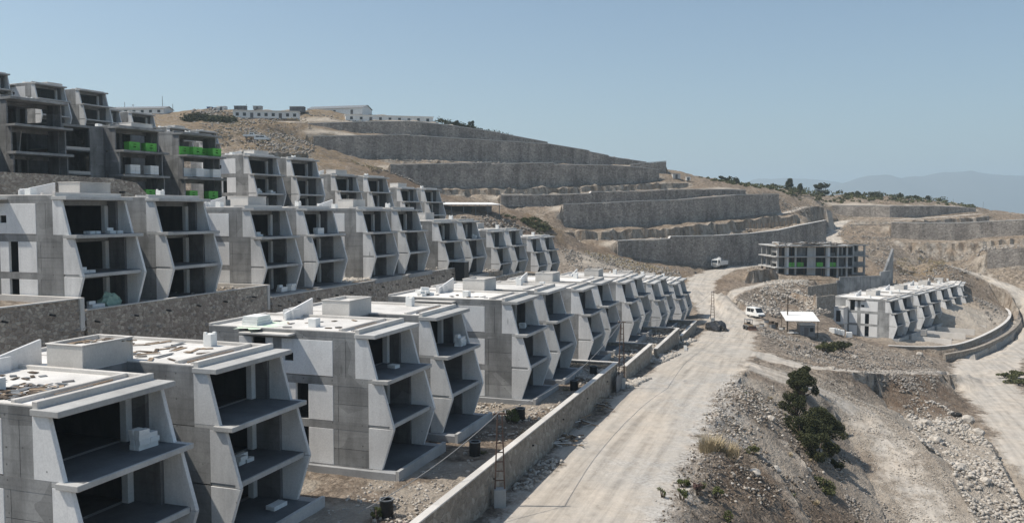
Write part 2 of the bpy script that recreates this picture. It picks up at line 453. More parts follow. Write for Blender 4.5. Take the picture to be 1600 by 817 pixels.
road('lower_road', [(*A(1790, 880, 82), 6.5), (*A(1690, 770, 100), 6.2), (*A(1632, 700, 118), 6.0), (*A(1580, 640, 139), 6.0), (*A(1535, 600, 160), 6.6), (*A(1545, 568, 183), 6.6), (*A(1590, 532, 222), 5.5), (*A(1622, 492, 252), 4.4),
     (*A(1598, 459, 272), 3.8), (*A(1560, 441, 283), 3.6), (*A(1520, 426, 290), 3.4), (*A(1462, 411, 298), 3.0)])
road('upper_track', [(*A(1312, 398, 312), 3.2), (*A(1303, 378, 335), 3.4), (*A(1301, 360, 362), 3.6), (*A(1318, 344, 388), 3.6), (*A(1400, 343.5, 381), 3.4), (*A(1470, 339, 387), 3.2), (*A(1535, 333.5, 396), 3.2), (*A(1600, 334, 405), 3.0)])
road('hill_track', [(*A(1217, 336, 331), 2.0), (*A(1245, 327, 345), 2.4), (*A(1268, 321, 356), 2.6), (*A(1290, 330, 370), 2.4)])

# row two terrace
T2 = [(-60, 53, -7.05), (53.2, 78, -8.2), (78.2, 126.3, -9.15), (126.5, 153.8, -11.1), (154, 183, -13.2), (183.2, 206, -15.4)]
line([S(s, -54.30, z - 9.0 if z > -9.5 else z - 7.6) for a, b, z in T2 for s in (a, b)])
line([S(s, -54.55, z) for a, b, z in T2 for s in (a, b)])
line([S(s, -72.0, z) for a, b, z in T2 for s in (a, b)])
pt(S(212, -40, -20), S(215, -54, -16.0), S(218, -62, -14.5), S(208, -30, -24.2))

# row three, row four
R3 = [(-44.41, 142.3, -0.03, 27.0), (-35.26, 167.24, -2.24, 27.0), (-26.92, 200.39, -3.89, 27.0)]
RT = [(-63.9, 90.6, 3.8, 27.0), (-52.6, 112.4, 1.7, 27.0)]
R4 = [(-106.5, 153.0, 17.2, 27.0), (-97.3, 175.0, 16.6, 24.0), (-97.3, 200.0, 14.6, 24.0), (-90.5, 226.0, 12.6, 24.0)]
def around(o, fw, bk, w, dz, dzb=None):
    x, y, z, th = o; t = math.radians(th); d = (math.sin(t), math.cos(t)); n = (math.cos(t), -math.sin(t))
    for u, v, q in ((-3, fw, dz), (w, fw, dz), (-3, -13, dz), (w, -13, dz), (-3, -bk, dzb if dzb is not None else dz), (w, -bk, dzb if dzb is not None else dz)):
        pt((x + u * d[0] + v * n[0], y + u * d[1] + v * n[1], z + q))
for o in RT: around(o, 7, 17, 20, -0.3, 6.0)
for o in R3: around(o, 5, 18, 20, -0.3, 4.0)
for o in R4: around(o, 5, 16, 19, -0.3, 3.0)
line([(-62.6, 67.4, -8.1), (-52.6, 87.3, -8.1), (-44.0, 103.9, -8.3), (-40.8, 109, -8.6)])
line([(-63.2, 67.7, 3.4), (-53.2, 87.6, 3.4), (-44.6, 104.1, 1.2)])
pt((-40.6, 116, -4.0), (-37, 128, -6), (-31, 143, -7.5), S(150, -74, -9), S(178, -78, -10), S(200, -80, -9.5))

# hillside
ap((300, 195, 262), (390, 195, 290), (350, 225, 225), (400, 218, 262), (480, 222, 285), (430, 237, 235), (520, 247, 268), (600, 264, 258), (560, 256, 283), (640, 280, 262), (690, 305, 268), (640, 292, 255))
ap((-120, 175, 255), (60, 176, 285), (100, 176, 300), (180, 178, 318), (250, 179, 322), (285, 167, 322), (330, 169, 325), (365, 185.5, 312), (468, 185.5, 312), (400, 170, 335), (475, 171, 345), (545, 188, 345), (610, 189, 345), (540, 172, 372), (690, 189.5, 352), (340, 190, 300), (260, 190, 290))
ap((-120, 190, 330), (100, 200, 400), (300, 200, 420), (480, 200, 440), (690, 225, 450), (860, 260, 470), (1000, 300, 480))
ap((700, 337, 233), (780, 336, 243), (830, 334, 255), (865, 345, 262), (800, 372, 232), (850, 372, 248), (872, 384, 246), (745, 352, 228), (700, 345, 222), (815, 345, 250))
ap((880, 392, 248), (930, 388, 258), (955, 400, 254), (900, 415, 226), (1000, 424, 236), (1045, 428, 246), (1062, 437, 236), (1075, 447, 226), (1078, 470, 205), (960, 422, 222))
# terrace walls on the hill: (photo x, top y, foot y, distance)
HW = [
 ("upper", [(430, 196, 206, 328), (560, 191.5, 208, 335), (640, 190.5, 211, 340), (700, 196, 215, 350), (760, 205, 219, 360), (856, 223, 227, 378)]),
 ("second", [(490, 214, 243, 305), (560, 213, 248, 311), (620, 211, 250, 318), (700, 216, 252, 325), (800, 222, 255, 340), (860, 226, 256, 350), (920, 236, 258, 360), (922, 238, 258, 360.3), (950, 243.5, 259, 365), (952, 245.5, 259, 365.3), (975, 249, 261, 370), (1010, 254, 262, 376)]),
 ("third", [(610, 258, 290, 285), (690, 257, 293, 292), (768, 254.5, 293, 299), (769, 257, 293, 299.2), (865, 255, 292, 313), (867, 258, 292, 313.3), (940, 258.5, 288, 326), (1000, 262, 285, 337), (1030, 266, 283, 342)]),
 ("third end", [(985, 258, 270, 352), (1012, 255, 271, 354), (1041, 252.5, 272, 357)]),
 ("fourth", [(783, 305.5, 323, 287), (850, 305, 324, 295), (922, 303, 321, 303), (924, 300.5, 320, 303.2), (1000, 299.5, 317, 314), (1040, 297, 314, 320), (1110, 296.5, 307, 331), (1165, 297.5, 303, 341)]),
 ("fifth", [(880, 320, 357, 279), (940, 318, 356, 286), (1000, 315, 353, 294), (1060, 313, 350, 302), (1110, 309, 344, 310), (1150, 305.5, 340, 318), (1217, 304, 332, 333)]),
 ("lowest", [(965, 377, 400, 262), (1046, 374, 410, 270), (1048, 370.5, 410, 270.3), (1120, 369, 417, 280), (1170, 366, 415, 290), (1215, 361, 408, 301), (1250, 353, 400, 312), (1291, 345, 384, 326)]),
 ("right upper", [(1300, 321.5, 338, 398), (1390, 322.5, 340, 388), (1460, 322.5, 336.5, 393), (1525, 326, 330.5, 401)]),
 ("right middle", [(1392, 348, 371, 342), (1440, 349, 375, 337), (1500, 349, 376, 333), (1600, 344, 367, 326), (1720, 338, 360, 322)]),
 ("right lower", [(1542, 391, 420, 291), (1570, 389, 417.5, 289), (1600, 387, 414, 287), (1660, 384, 409, 285)]),
]
WALLS3D = []
for nm, ps in HW:
    foot, top = [], []
    P = [A(x, yb, D) for x, yt, yb, D in ps]
    Tz = [A(x, yt, D)[2] for x, yt, yb, D in ps]
    w = []
    for i, p in enumerate(P):
        a, b = P[max(0, i - 1)], P[min(len(P) - 1, i + 1)]
        tx, ty = b[0] - a[0], b[1] - a[1]; L = math.hypot(tx, ty)
        nx, ny = -ty / L, tx / L
        foot.append((p[0] + nx * .4, p[1] + ny * .4, p[2])); top.append((p[0] + nx * .85, p[1] + ny * .85, Tz[i] - .3))
        w.append((p[0], p[1], p[2], Tz[i], nx, ny))
    line([(q[0] - w[i][4] * .6, q[1] - w[i][5] * .6, q[2]) for i, q in enumerate(foot)])
    line(foot); line(top)
    WALLS3D.append((nm, w))
# rock cut faces below the terraces: (x, top y, foot y, distance)
CUTS = [
 [(640, 295.5, 303, 282), (700, 296, 305, 287.5), (783, 295.5, 304, 295), (870, 294, 303.5, 308), (960, 290, 299, 324), (1030, 286, 296, 336), (1075, 285, 292, 343)],
 [(872, 362, 383, 268), (940, 360.5, 377, 273), (1000, 358, 374, 281), (1060, 355, 372, 288), (1110, 349, 367, 297), (1150, 345, 360, 307), (1215, 337, 356, 322), (1246, 335, 350, 330)],
 [(1400, 376, 381, 333), (1440, 379, 388, 329), (1500, 380, 391, 326), (1560, 375, 385, 322), (1640, 367, 377, 318)],
 [(1330, 345, 349, 372), (1400, 347, 353, 368), (1470, 343, 352, 376), (1545, 338, 349, 386)],
 [(600, 250.5, 256.5, 306), (700, 253, 256.5, 314), (800, 256, 258, 328), (950, 259, 261, 352)],
 [(1170, 424, 447, 246), (1200, 419, 443, 251), (1214, 425, 442, 252)],
 [(345, 240, 247, 215), (430, 238, 247, 233), (480, 240, 248, 262)],
 [(1235, 456, 466, 228), (1275, 462, 476, 215)],
]
CUTLINES = []
for ps in CUTS:                                     # uneven blasted faces: the lines wander in and out
    q = np.array(ps, float); x0, x1 = q[0, 0], q[-1, 0]
    n = max(6, int((x1 - x0) / 6.0)); xs = np.linspace(x0, x1, n)
    up, dn = [], []
    for i, x in enumerate(xs):
        yt, yb, D = (np.interp(x, q[:, 0], q[:, k]) for k in (1, 2, 3))
        hgt = (yb - yt) / FPX * D; j = random.uniform(-.8, .8) * min(1, hgt / 3.5)
        p = A(x, yt + random.uniform(-.12, .2) * (yb - yt), D + .35 + j); r = A(x + random.uniform(-1, 1), yb + random.uniform(-.18, .1) * (yb - yt), D - .45 + j)
        up.append(p); dn.append(r)
    line(up); line(dn); CUTLINES.append([((u[0] + d[0]) / 2, (u[1] + d[1]) / 2, 0, .9) for u, d in zip(up, dn)])
# ends of terraces and the ground to the right of the hill walls
ap((1046, 272, 360), (1075, 276, 362), (1100, 279, 370), (1140, 284, 380), (1200, 291, 400), (1250, 297, 415), (1300, 300, 425), (1400, 306, 430), (1480, 314, 428), (1522, 321, 422), (1100, 284, 350), (1160, 293, 355), (1230, 301, 372), (1290, 312, 392), (1225, 310, 345), (1180, 297, 352), (1060, 287, 340))
ap((1250, 330, 338), (1290, 342, 345), (1292, 392, 330), (1325, 352, 352), (1350, 350, 362), (1330, 395, 322), (1360, 378, 328), (1385, 372, 338), (1380, 352, 352), (1345, 368, 335), (1395, 390, 318), (1440, 395, 312))
ap((1440, 403, 296), (1480, 398, 306), (1530, 395, 300), (1440, 425, 275), (1400, 405, 290), (1385, 415, 280), (1395, 440, 262), (1480, 415, 285), (1530, 405, 297))
ap((1620, 345, 380), (1700, 350, 390), (1560, 327, 420), (1590, 331, 418), (1620, 338, 415), (1540, 350, 372), (1580, 356, 360))
for x, y, z in ((150, 470, -20), (300, 520, -55), (60, 520, -10), (-60, 540, 8), (-220, 500, 10), (250, 430, -22), (400, 430, -60)): pt((x, y, z))
# platform of the unfinished frame building, slope down to the site hut
SKX = [(76, 250, -20.0), (109, 254, -20.0), (111, 274, -19.6), (77, 272, -19.0)]
line(SKX + SKX[:1])
ap((1195, 449, 228), (1270, 447, 236), (1308, 444, 245), (1372, 440, 252), (1150, 468, 214), (1200, 480, 206), (1250, 486, 204), (1292, 482, 210), (1305, 492, 200), (1300, 440, 252), (1410, 440, 258))
ap((1200, 512, 186), (1240, 520, 180), (1265, 505, 190), (1290, 525, 178), (1310, 520, 186), (1235, 500, 196), (1195, 497, 196), (1215, 545, 155), (1275, 548, 156))
# platform of the right hand row, its two garden walls
TR = math.radians(40.3)
RR = [(91.0, 207.8, -30.9, 40.3), (106.1, 225.4, -31.0, 40.3), (121.2, 243.2, -31.3, 40.3), (136.2, 260.9, -32.0, 30.0), (148.2, 281.7, -32.0, 24.0), (158.0, 303.6, -30.8, 22.0)]
GW = [(79.6, 199.6), (86.2, 194.6), (95.8, 191.0), (104.0, 196.5), (117, 211), (131, 228), (146, 249), (156, 268), (158, 276), (156, 288)]
line([(x, y, -31.3) for x, y in GW])
off = []
for i, (x, y) in enumerate(GW):
    a, b = GW[max(0, i - 1)], GW[min(len(GW) - 1, i + 1)]
    tx, ty = b[0] - a[0], b[1] - a[1]; L = math.hypot(tx, ty); off.append((ty / L, -tx / L))
OW = [(x + 3.0 * n[0], y + 3.0 * n[1]) for (x, y), n in zip(GW, off)][2:8]
line([(x + .5 * n[0], y + .5 * n[1], -32.6) for (x, y), n in zip(GW, off)][2:8])
line([(x - .25 * n[0], y - .25 * n[1], -32.6) for (x, y), n in zip(OW, off[2:8])])
line([(x + .15 * n[0], y + .15 * n[1], -34.3 - .1 * i) for i, ((x, y), n) in enumerate(zip(OW, off[2:8]))])
pt((78, 211, -30.9), (85, 222, -30.9), (100, 240, -31.0), (120, 262, -31.2), (134, 285, -31.8), (150, 318, -30.9), (168, 322, -30.9), (70, 214, -29.5), (92, 244, -28), (115, 275, -27), (140, 300, -28))
ap((1385, 537, 190), (1340, 530, 190), (1400, 548, 182), (1440, 556, 180), (1320, 545, 172), (1380, 562, 168))
# slope between the road and the gravel track, rubble bank, pit
ap((1246, 622, 106), (1256, 650, 104), (1290, 700, 96), (1335, 760, 89), (1350, 830, 77))
line([S(s + 1.5 * math.sin(s), -7.6 + 1.1 * math.sin(s * .9) + .5 * math.sin(s * 2.3), rz(s) + .1) for s in range(-60, 104, 3)])
ap((1345, 590, 138), (1385, 590, 139), (1425, 600, 138), (1350, 604, 131), (1415, 640, 124), (1440, 620, 134))
rim = [A(1340, 583, 141), A(1362, 590, 137), A(1352, 606, 132), A(1374, 622, 128), A(1388, 640, 124), A(1412, 655, 121)]
line(rim); line([(p[0] + 1.3, p[1] + .5, p[2] - 2.9) for p in rim[1:-1]]); pt(*[(p[0] + 4.5, p[1] + 1.5, p[2] - 2.2) for p in rim[2:-1]])
cr = [A(1478, 632, 138), A(1512, 655, 128), A(1545, 690, 115), A(1590, 770, 96), A(1632, 850, 84), A(1700, 1000, 68)]
line(cr); line([(p[0] + 1.1, p[1] - .1, p[2] - 2.0) for p in cr])
ap((1450, 660, 122), (1480, 720, 106), (1520, 780, 94), (1560, 850, 80), (1440, 690, 112))
ap((1600, 590, 163), (1640, 620, 152), (1700, 640, 140), (1585, 600, 158))
for sc in ([A(1172, 692, 77.5), A(1205, 722, 76), A(1228, 760, 73.5), A(1262, 812, 68.5)], [A(1232, 690, 86), A(1250, 715, 84.5), A(1272, 745, 82)]):   # eroded scarps in the embankment
    line(sc); line([(p[0] + .75, p[1] + .1, p[2] - 1.9) for p in sc]); CUTLINES.append([(p[0] + .4, p[1], 0, .9) for p in sc])
# frame of the sheet: out to the horizon
for x, y, z in ((-90, -60, -12), (60, -60, -34), (-300, -60, 20), (260, -60, -60), (90, 20, -34), (140, 90, -36), (190, 190, -38), (230, 300, -38), (-130, 60, 8), (-160, 160, 24), (-220, 260, 32), (-260, 400, 20), (330, 330, -60), (300, 120, -60),
                (-900, -200, 0), (900, -200, -90), (-900, 800, -20), (1200, 800, -120), (0, 900, -80), (-3500, -400, -60), (3500, -400, -120), (-3500, 3500, -120), (0, 3500, -120), (4000, 3500, -120), (-7000, -600, -120), (9500, -600, -120), (-7000, 11500, -120), (9500, 11500, -120), (2000, 11500, -120), (9500, 5000, -120)):
    pt((x, y, z))

def cdt(P2, E):
    r = delaunay_2d_cdt([Vector(p) for p in P2], E, [], 0, 1e-4, True)
    return r
res = cdt([(p[0], p[1]) for p in CP], CE)
cv = np.array([(v.x, v.y) for v in res[0]])
cz = np.full(len(cv), np.nan)
src = np.array(CP)
for i, o in enumerate(res[3]):
    if o: cz[i] = np.mean([src[k][2] for k in o])
edge_src = res[4] if len(res) > 4 else None
for i in np.where(np.isnan(cz))[0]:                  # crossings of break lines: along the nearest edge
    best = None
    for a, b in CE:
        pa, pb = src[a], src[b]; d = pb[:2] - pa[:2]; L2 = d @ d
        if L2 < 1e-9: continue
        t = min(1, max(0, (cv[i] - pa[:2]) @ d / L2)); q = pa[:2] + t * d
        e = np.hypot(*(cv[i] - q)); z = pa[2] + t * (pb[2] - pa[2])
        if best is None or e < best[0] - 1e-3: best = (e, z)
    cz[i] = best[1]
ctri = np.array([f for f in res[2] if len(f) == 3])
cedges = [tuple(e) for e in res[1]]
_A, _B, _C = cv[ctri[:, 0]], cv[ctri[:, 1]], cv[ctri[:, 2]]
_den = (_B[:, 1] - _C[:, 1]) * (_A[:, 0] - _C[:, 0]) + (_C[:, 0] - _B[:, 0]) * (_A[:, 1] - _C[:, 1])
_den = np.where(np.abs(_den) < 1e-12, 1e-12, _den)
_order = np.arange(len(ctri))
def hsurf(X, Y):
    """height of the survey surface at arrays of points"""
    X = np.asarray(X, float); Y = np.asarray(Y, float)
    Z = np.full(X.shape, np.nan)
    srt = np.argsort(X); xs = X[srt]
    for k in range(len(ctri)):
        a, b, c = _A[k], _B[k], _C[k]
        i0 = np.searchsorted(xs, min(a[0], b[0], c[0]) - 1e-6); i1 = np.searchsorted(xs, max(a[0], b[0], c[0]) + 1e-6)
        if i0 >= i1: continue
        idx = srt[i0:i1]; y = Y[idx]
        m = (y >= min(a[1], b[1], c[1]) - 1e-6) & (y <= max(a[1], b[1], c[1]) + 1e-6)
        idx = idx[m]
        if not len(idx): continue
        x, y = X[idx], Y[idx]
        l1 = ((b[1] - c[1]) * (x - c[0]) + (c[0] - b[0]) * (y - c[1])) / _den[k]
        l2 = ((c[1] - a[1]) * (x - c[0]) + (a[0] - c[0]) * (y - c[1])) / _den[k]
        l3 = 1 - l1 - l2
        ok = (l1 > -1e-6) & (l2 > -1e-6) & (l3 > -1e-6)
        j = idx[ok]
        Z[j] = l1[ok] * cz[ctri[k, 0]] + l2[ok] * cz[ctri[k, 1]] + l3[ok] * cz[ctri[k, 2]]
    return Z
def H(x, y): return float(hsurf([x], [y])[0])

def seg_dist(X, Y, Q):
    """distance to a polyline Q (n,2+) and interpolated 4th column"""
    D = np.full(X.shape, 1e9); Wd = np.zeros(X.shape)
    for i in range(len(Q) - 1):
        ax, ay = Q[i][:2]; bx, by = Q[i + 1][:2]; dx, dy = bx - ax, by - ay; L2 = dx * dx + dy * dy + 1e-12
        t = np.clip(((X - ax) * dx + (Y - ay) * dy) / L2, 0, 1)
        e = np.hypot(X - ax - t * dx, Y - ay - t * dy)
        w = Q[i][3] + t * (Q[i + 1][3] - Q[i][3]) if len(Q[i]) > 3 else 0
        m = e < D; D = np.where(m, e, D); Wd = np.where(m, w, Wd)
    return D, Wd

# dense points for the ground sheet
def jgrid(x0, x1, y0, y1, st):
    X, Y = np.meshgrid(np.arange(x0, x1, st), np.arange(y0, y1, st))
    X = X.ravel() + rng.uniform(-.33, .33, X.size) * st; Y = Y.ravel() + rng.uniform(-.33, .33, Y.size) * st
    return X, Y
gx, gy = [], []
for (y0, y1, st) in ((12, 70, .55), (70, 130, .62), (130, 230, 1.0), (230, 300, 1.35), (300, 450, 2.0), (450, 620, 9)):
    X, Y = jgrid(-0.72 * y1 - 25, 0.72 * y1 + 30, y0, y1, st)
    m = np.abs(X) < 0.66 * Y + 24
    s_, v_ = X * SN + Y * CS, X * CS - Y * SN
    m &= ~((v_ < -20.4) & (v_ > -53) & (s_ < 24)) & ~((v_ < -54.5) & (s_ < 44))
    gx.append(X[m]); gy.append(Y[m])
X, Y = jgrid(-900, 1200, 620, 1500, 60); gx.append(X); gy.append(Y)
X, Y = jgrid(-6800, 9300, 1500, 11300, 500); gx.append(X); gy.append(Y)
gx, gy = np.concatenate(gx), np.concatenate(gy)
# keep clear of break lines
keep = np.ones(len(gx), bool)
cell = 4.0
key = {}
for a, b in CE:
    pa, pb = src[a], src[b]; L = np.hypot(*(pb[:2] - pa[:2]))
    n = max(1, int(L / .4))
    for t in np.linspace(0, 1, n + 1):
        q = pa[:2] + t * (pb[:2] - pa[:2]); key.setdefault((round(q[0] / .5), round(q[1] / .5)), 1)
kx = np.round(gx / .5).astype(int); ky = np.round(gy / .5).astype(int)
keyset = np.array(list(key), dtype=np.int64); hs = set((keyset[:, 0] * 1000003 + keyset[:, 1]).tolist())
keep &= ~np.isin(kx.astype(np.int64) * 1000003 + ky, np.fromiter(hs, np.int64))
gx, gy = gx[keep], gy[keep]
P2 = np.concatenate([cv, np.stack([gx, gy], 1)])
nc = len(cv)
edges2 = [e for e in cedges if True] if False else None
# break lines for the second pass: the split survey edges that came from break lines
bl = []
for e, o in zip(res[1], res[4]):
    if o: bl.append(tuple(e))
r2 = delaunay_2d_cdt([Vector(p) for p in P2.tolist()], bl, [], 0, 1e-5, True)
TV = np.array([(v.x, v.y) for v in r2[0]]); TF = np.array([f for f in r2[2] if len(f) == 3])
TZ = hsurf(TV[:, 0], TV[:, 1])
org = np.array([o[0] if o else -1 for o in r2[3]])
onc = (org >= 0) & (org < nc)
TZ[onc] = cz[org[onc]]
TZ = np.where(np.isnan(TZ), -120.0, TZ)
isbl = np.zeros(len(TV), bool); isbl[np.unique(np.array([e for e, o in zip(r2[1], r2[4]) if o]).ravel())] = True
fixed = isbl | (TV[:, 1] > 1500)
E2 = np.concatenate([TF[:, [0, 1]], TF[:, [1, 2]], TF[:, [2, 0]]])
nbr = np.zeros(len(TV)); np.add.at(nbr, E2[:, 0], 1); np.add.at(nbr, E2[:, 1], 1)
for _ in range(14):
    s = np.zeros(len(TV)); np.add.at(s, E2[:, 0], TZ[E2[:, 1]]); np.add.at(s, E2[:, 1], TZ[E2[:, 0]])
    TZ = np.where(fixed, TZ, .4 * TZ + .6 * s / np.maximum(nbr, 1))
TX, TY = TV[:, 0], TV[:, 1]

# zone masks
def soft(d, w): return np.clip(1 - d / w, 0, 1)
rut = np.zeros(len(TV)); dust = np.zeros(len(TV)); inroad = np.zeros(len(TV))
for nm, Q in ROADS:
    D, Wd = seg_dist(TX, TY, Q)
    wob = fbm(TX, TY, 6.0, 4, 91) * 1.5
    dust = np.maximum(dust, np.clip((Wd + .9 - D + wob) / 3.2, 0, 1) * (0.62 if 'gravel' in nm else 1.0))
    wl = D + fbm(TX, TY, 22, 3, 61) * 1.2
    rut = np.maximum(rut, (np.exp(-((wl - .9) / .35) ** 2) + .8 * np.exp(-((wl - 2.6) / .4) ** 2) + .5 * np.exp(-((wl - 4.1) / .4) ** 2)) * (D < Wd))
    inroad = np.maximum(inroad, (D < Wd + .2))
ts, tv = TX * SN + TY * CS, TX * CS - TY * SN
DIST = np.hypot(TX, TY)
# faces steep => rock
fn = np.cross(np.stack([TX[TF[:, 1]] - TX[TF[:, 0]], TY[TF[:, 1]] - TY[TF[:, 0]], TZ[TF[:, 1]] - TZ[TF[:, 0]]], 1),
              np.stack([TX[TF[:, 2]] - TX[TF[:, 0]], TY[TF[:, 2]] - TY[TF[:, 0]], TZ[TF[:, 2]] - TZ[TF[:, 0]]], 1))
nz = np.abs(fn[:, 2]) / (np.linalg.norm(fn, axis=1) + 1e-12)
steep = np.zeros(len(TV)); cnt = np.zeros(len(TV))
for k in range(3):
    np.add.at(steep, TF[:, k], 1 - nz); np.add.at(cnt, TF[:, k], 1)
steep /= np.maximum(cnt, 1)
rock = np.clip((steep - .26) / .2, 0, 1)
for Q in CUTLINES:
    D, Wd = seg_dist(TX, TY, Q); rock = np.maximum(rock, np.clip(1.5 - D / 1.5, 0, 1))
terr = ((tv < -20.4) & (tv > -42) & (ts < 204)) | ((tv < -54) & (tv > -72) & (ts < 206))
embank = (tv > -7.9) & (ts < 125) & (TX < 75) & (dust < .5)
def blob(px, py, D, r):
    p = A(px, py, D); return np.clip(1.6 - np.hypot(TX - p[0], TY - p[1]) / r, 0, 1)
soil = np.maximum.reduce([blob(820, 350, 248, 14), blob(1320, 720, 95, 8), blob(1240, 760, 78, 6), blob(1400, 610, 132, 9), blob(1440, 600, 145, 8), blob(1060, 425, 245, 16), blob(1180, 745, 70, 5), blob(1330, 790, 84, 7), blob(980, 405, 255, 14), blob(640, 275, 262, 18)]) * .9
soil = np.maximum(soil, .35 * (fbm(TX, TY, 40, 3, 5) > .1))
grass = np.maximum.reduce([blob(430, 205, 290, 38), blob(340, 195, 290, 36), blob(460, 232, 262, 22), blob(555, 246, 280, 15), blob(1440, 402, 296, 12), blob(470, 180, 335, 30), blob(250, 178, 325, 40), blob(1020, 420, 246, 14), blob(850, 345, 258, 6), blob(1110, 722, 75, 3)])
grass = np.where(DIST > 255, np.maximum(grass * .8, .2), grass)
pale = np.maximum.reduce([blob(1520, 720, 106, 11), blob(1560, 790, 92, 10), blob(1480, 680, 118, 8), blob(1200, 620, 100, 8), blob(1180, 680, 82, 5), blob(1270, 640, 115, 6), blob(1400, 680, 108, 9), blob(1450, 790, 88, 9), blob(930, 412, 236, 9)]) * .85
pale = np.maximum(pale, .7 * (terr & (tv > -42)) * (fbm(TX, TY, 6, 3, 9) > 0))
pale = np.maximum(pale, .7 * embank * np.clip((-6.2 - tv) / 2.0, 0, 1))
pale = np.maximum.reduce([pale, blob(1480, 525, 215, 18), blob(1540, 500, 240, 16)])
for nm, w in WALLS3D:
    D, Wd = seg_dist(TX, TY, [(q[0] + q[4] * 3.5, q[1] + q[5] * 3.5) for q in w]); pale = np.maximum(pale, .95 * np.clip(1.5 - D / 3.0, 0, 1)); soil = soil * (D > 3.5)
embrown = embank * np.clip((tv + 1.5) / 4, 0, 1) * np.clip((90 - ts) / 25, 0, 1)
soil = np.maximum(soil, .85 * embrown)
soil = np.maximum(soil, .9 * embank * np.clip(.85 + fbm(TX, TY, 5, 3, 19), 0, 1))
pale = pale * (1 - np.clip(rock * 1.3, 0, 1))
damp = blob(1085, 640, 88, 4) + blob(1120, 665, 80, 3) + blob(1050, 612, 100, 4) + blob(1000, 745, 66, 3) + soft(np.abs(tv + 9.0), 3.6) * (ts < 112)
smooth_amp = np.where(terr, .12, np.where(embank, .34, .30))
far = np.clip(DIST / 110, .7, 4.0)
rel = (1 - np.clip(dust * 1.25, 0, 1))
nzv = fbm(TX, TY, 5.0, 4, 3) * smooth_amp * far + fbm(TX, TY, 1.9, 3, 21) * np.where(terr, .14, .30) * np.clip(far, .7, 1.7) - np.abs(fbm(TX, TY, 4.2, 3, 57)) * np.where(terr, .1, .5)
nzv += (np.abs(fbm(TX, TY, 9, 3, 31)) - .25) * rock * 1.8
TZ = TZ + np.where(TY < 700, nzv * rel * np.where(isbl, .25, 1.0) + fbm(TX, TY, 3.0, 2, 8) * .03 * (1 - rel), 0)
# rounded boulders in the cut faces push the ground sideways a little
push = rock * np.where(isbl, .3, 1.0) * (TY < 700)
TXo = TX + push * fbm(TX, TZ * 1.3 + TY * .4, 3.4, 3, 41) * .9
TYo = TY + push * fbm(TY + TX, TZ * 1.3, 3.4, 3, 43) * 1.3
verts = np.stack([TXo, TYo, TZ], 1)
far_m = TY[TF].mean(1) > 620
on_road = (inroad[TF].sum(1) >= 2) & ~far_m
cc = fn[:, 2] < 0
TF[cc] = TF[cc][:, ::-1]
def ground_obj(name, mask):
    F = TF[mask]; used = np.unique(F); mp = np.full(len(TV), -1); mp[used] = np.arange(len(used))
    me = np_mesh(name, verts[used], mp[F], M_GROUND, smooth=True)
    flat = (rock[F].mean(1) > .45)
    me.polygons.foreach_set('use_smooth', ~flat)
    for an, arr in (('dust', dust), ('soil', soil), ('grass', grass), ('rock', rock), ('pale', pale), ('damp', damp), ('rut', rut)):
        at_ = me.attributes.new(an, 'FLOAT', 'POINT'); at_.data.foreach_set('value', np.clip(arr[used], 0, 1).astype(np.float32))
    return tag(link(name, me), kind='structure')
ground_obj('ground', ~on_road)
ground_obj('dirt_road', on_road)
# ------------------------------------------------------------------ the stepped concrete apartment blocks
# block space: x = v (towards the road), y = u (along the row), z = w (up)
W, DU, VB = 7.0, 10.32, -12.1
def bb(u0, u1, v0, v1, w0, w1): return MB().box(v0, v1, u0, u1, w0, w1)
_cache = {}
def shared(key, fn):
    if key not in _cache: _cache[key] = fn()
    return _cache[key]
def fin_poly(lv):
    if lv == 2: return [(0, 6.19), (1.68, 6.19), (0.89, 9.02), (0, 9.02)]
    if lv == 1: return [(1.0, 3.03), (2.60, 3.03), (2.60, 2.86), (2.95, 2.86), (2.03, 5.93), (1.0, 5.93)]
    return [(1.0, -.02), (2.01, -.02), (2.95, 2.84), (1.0, 2.84)]
LV = [(0.0, 2.75), (3.05, 5.93), (6.2, 9.0)]

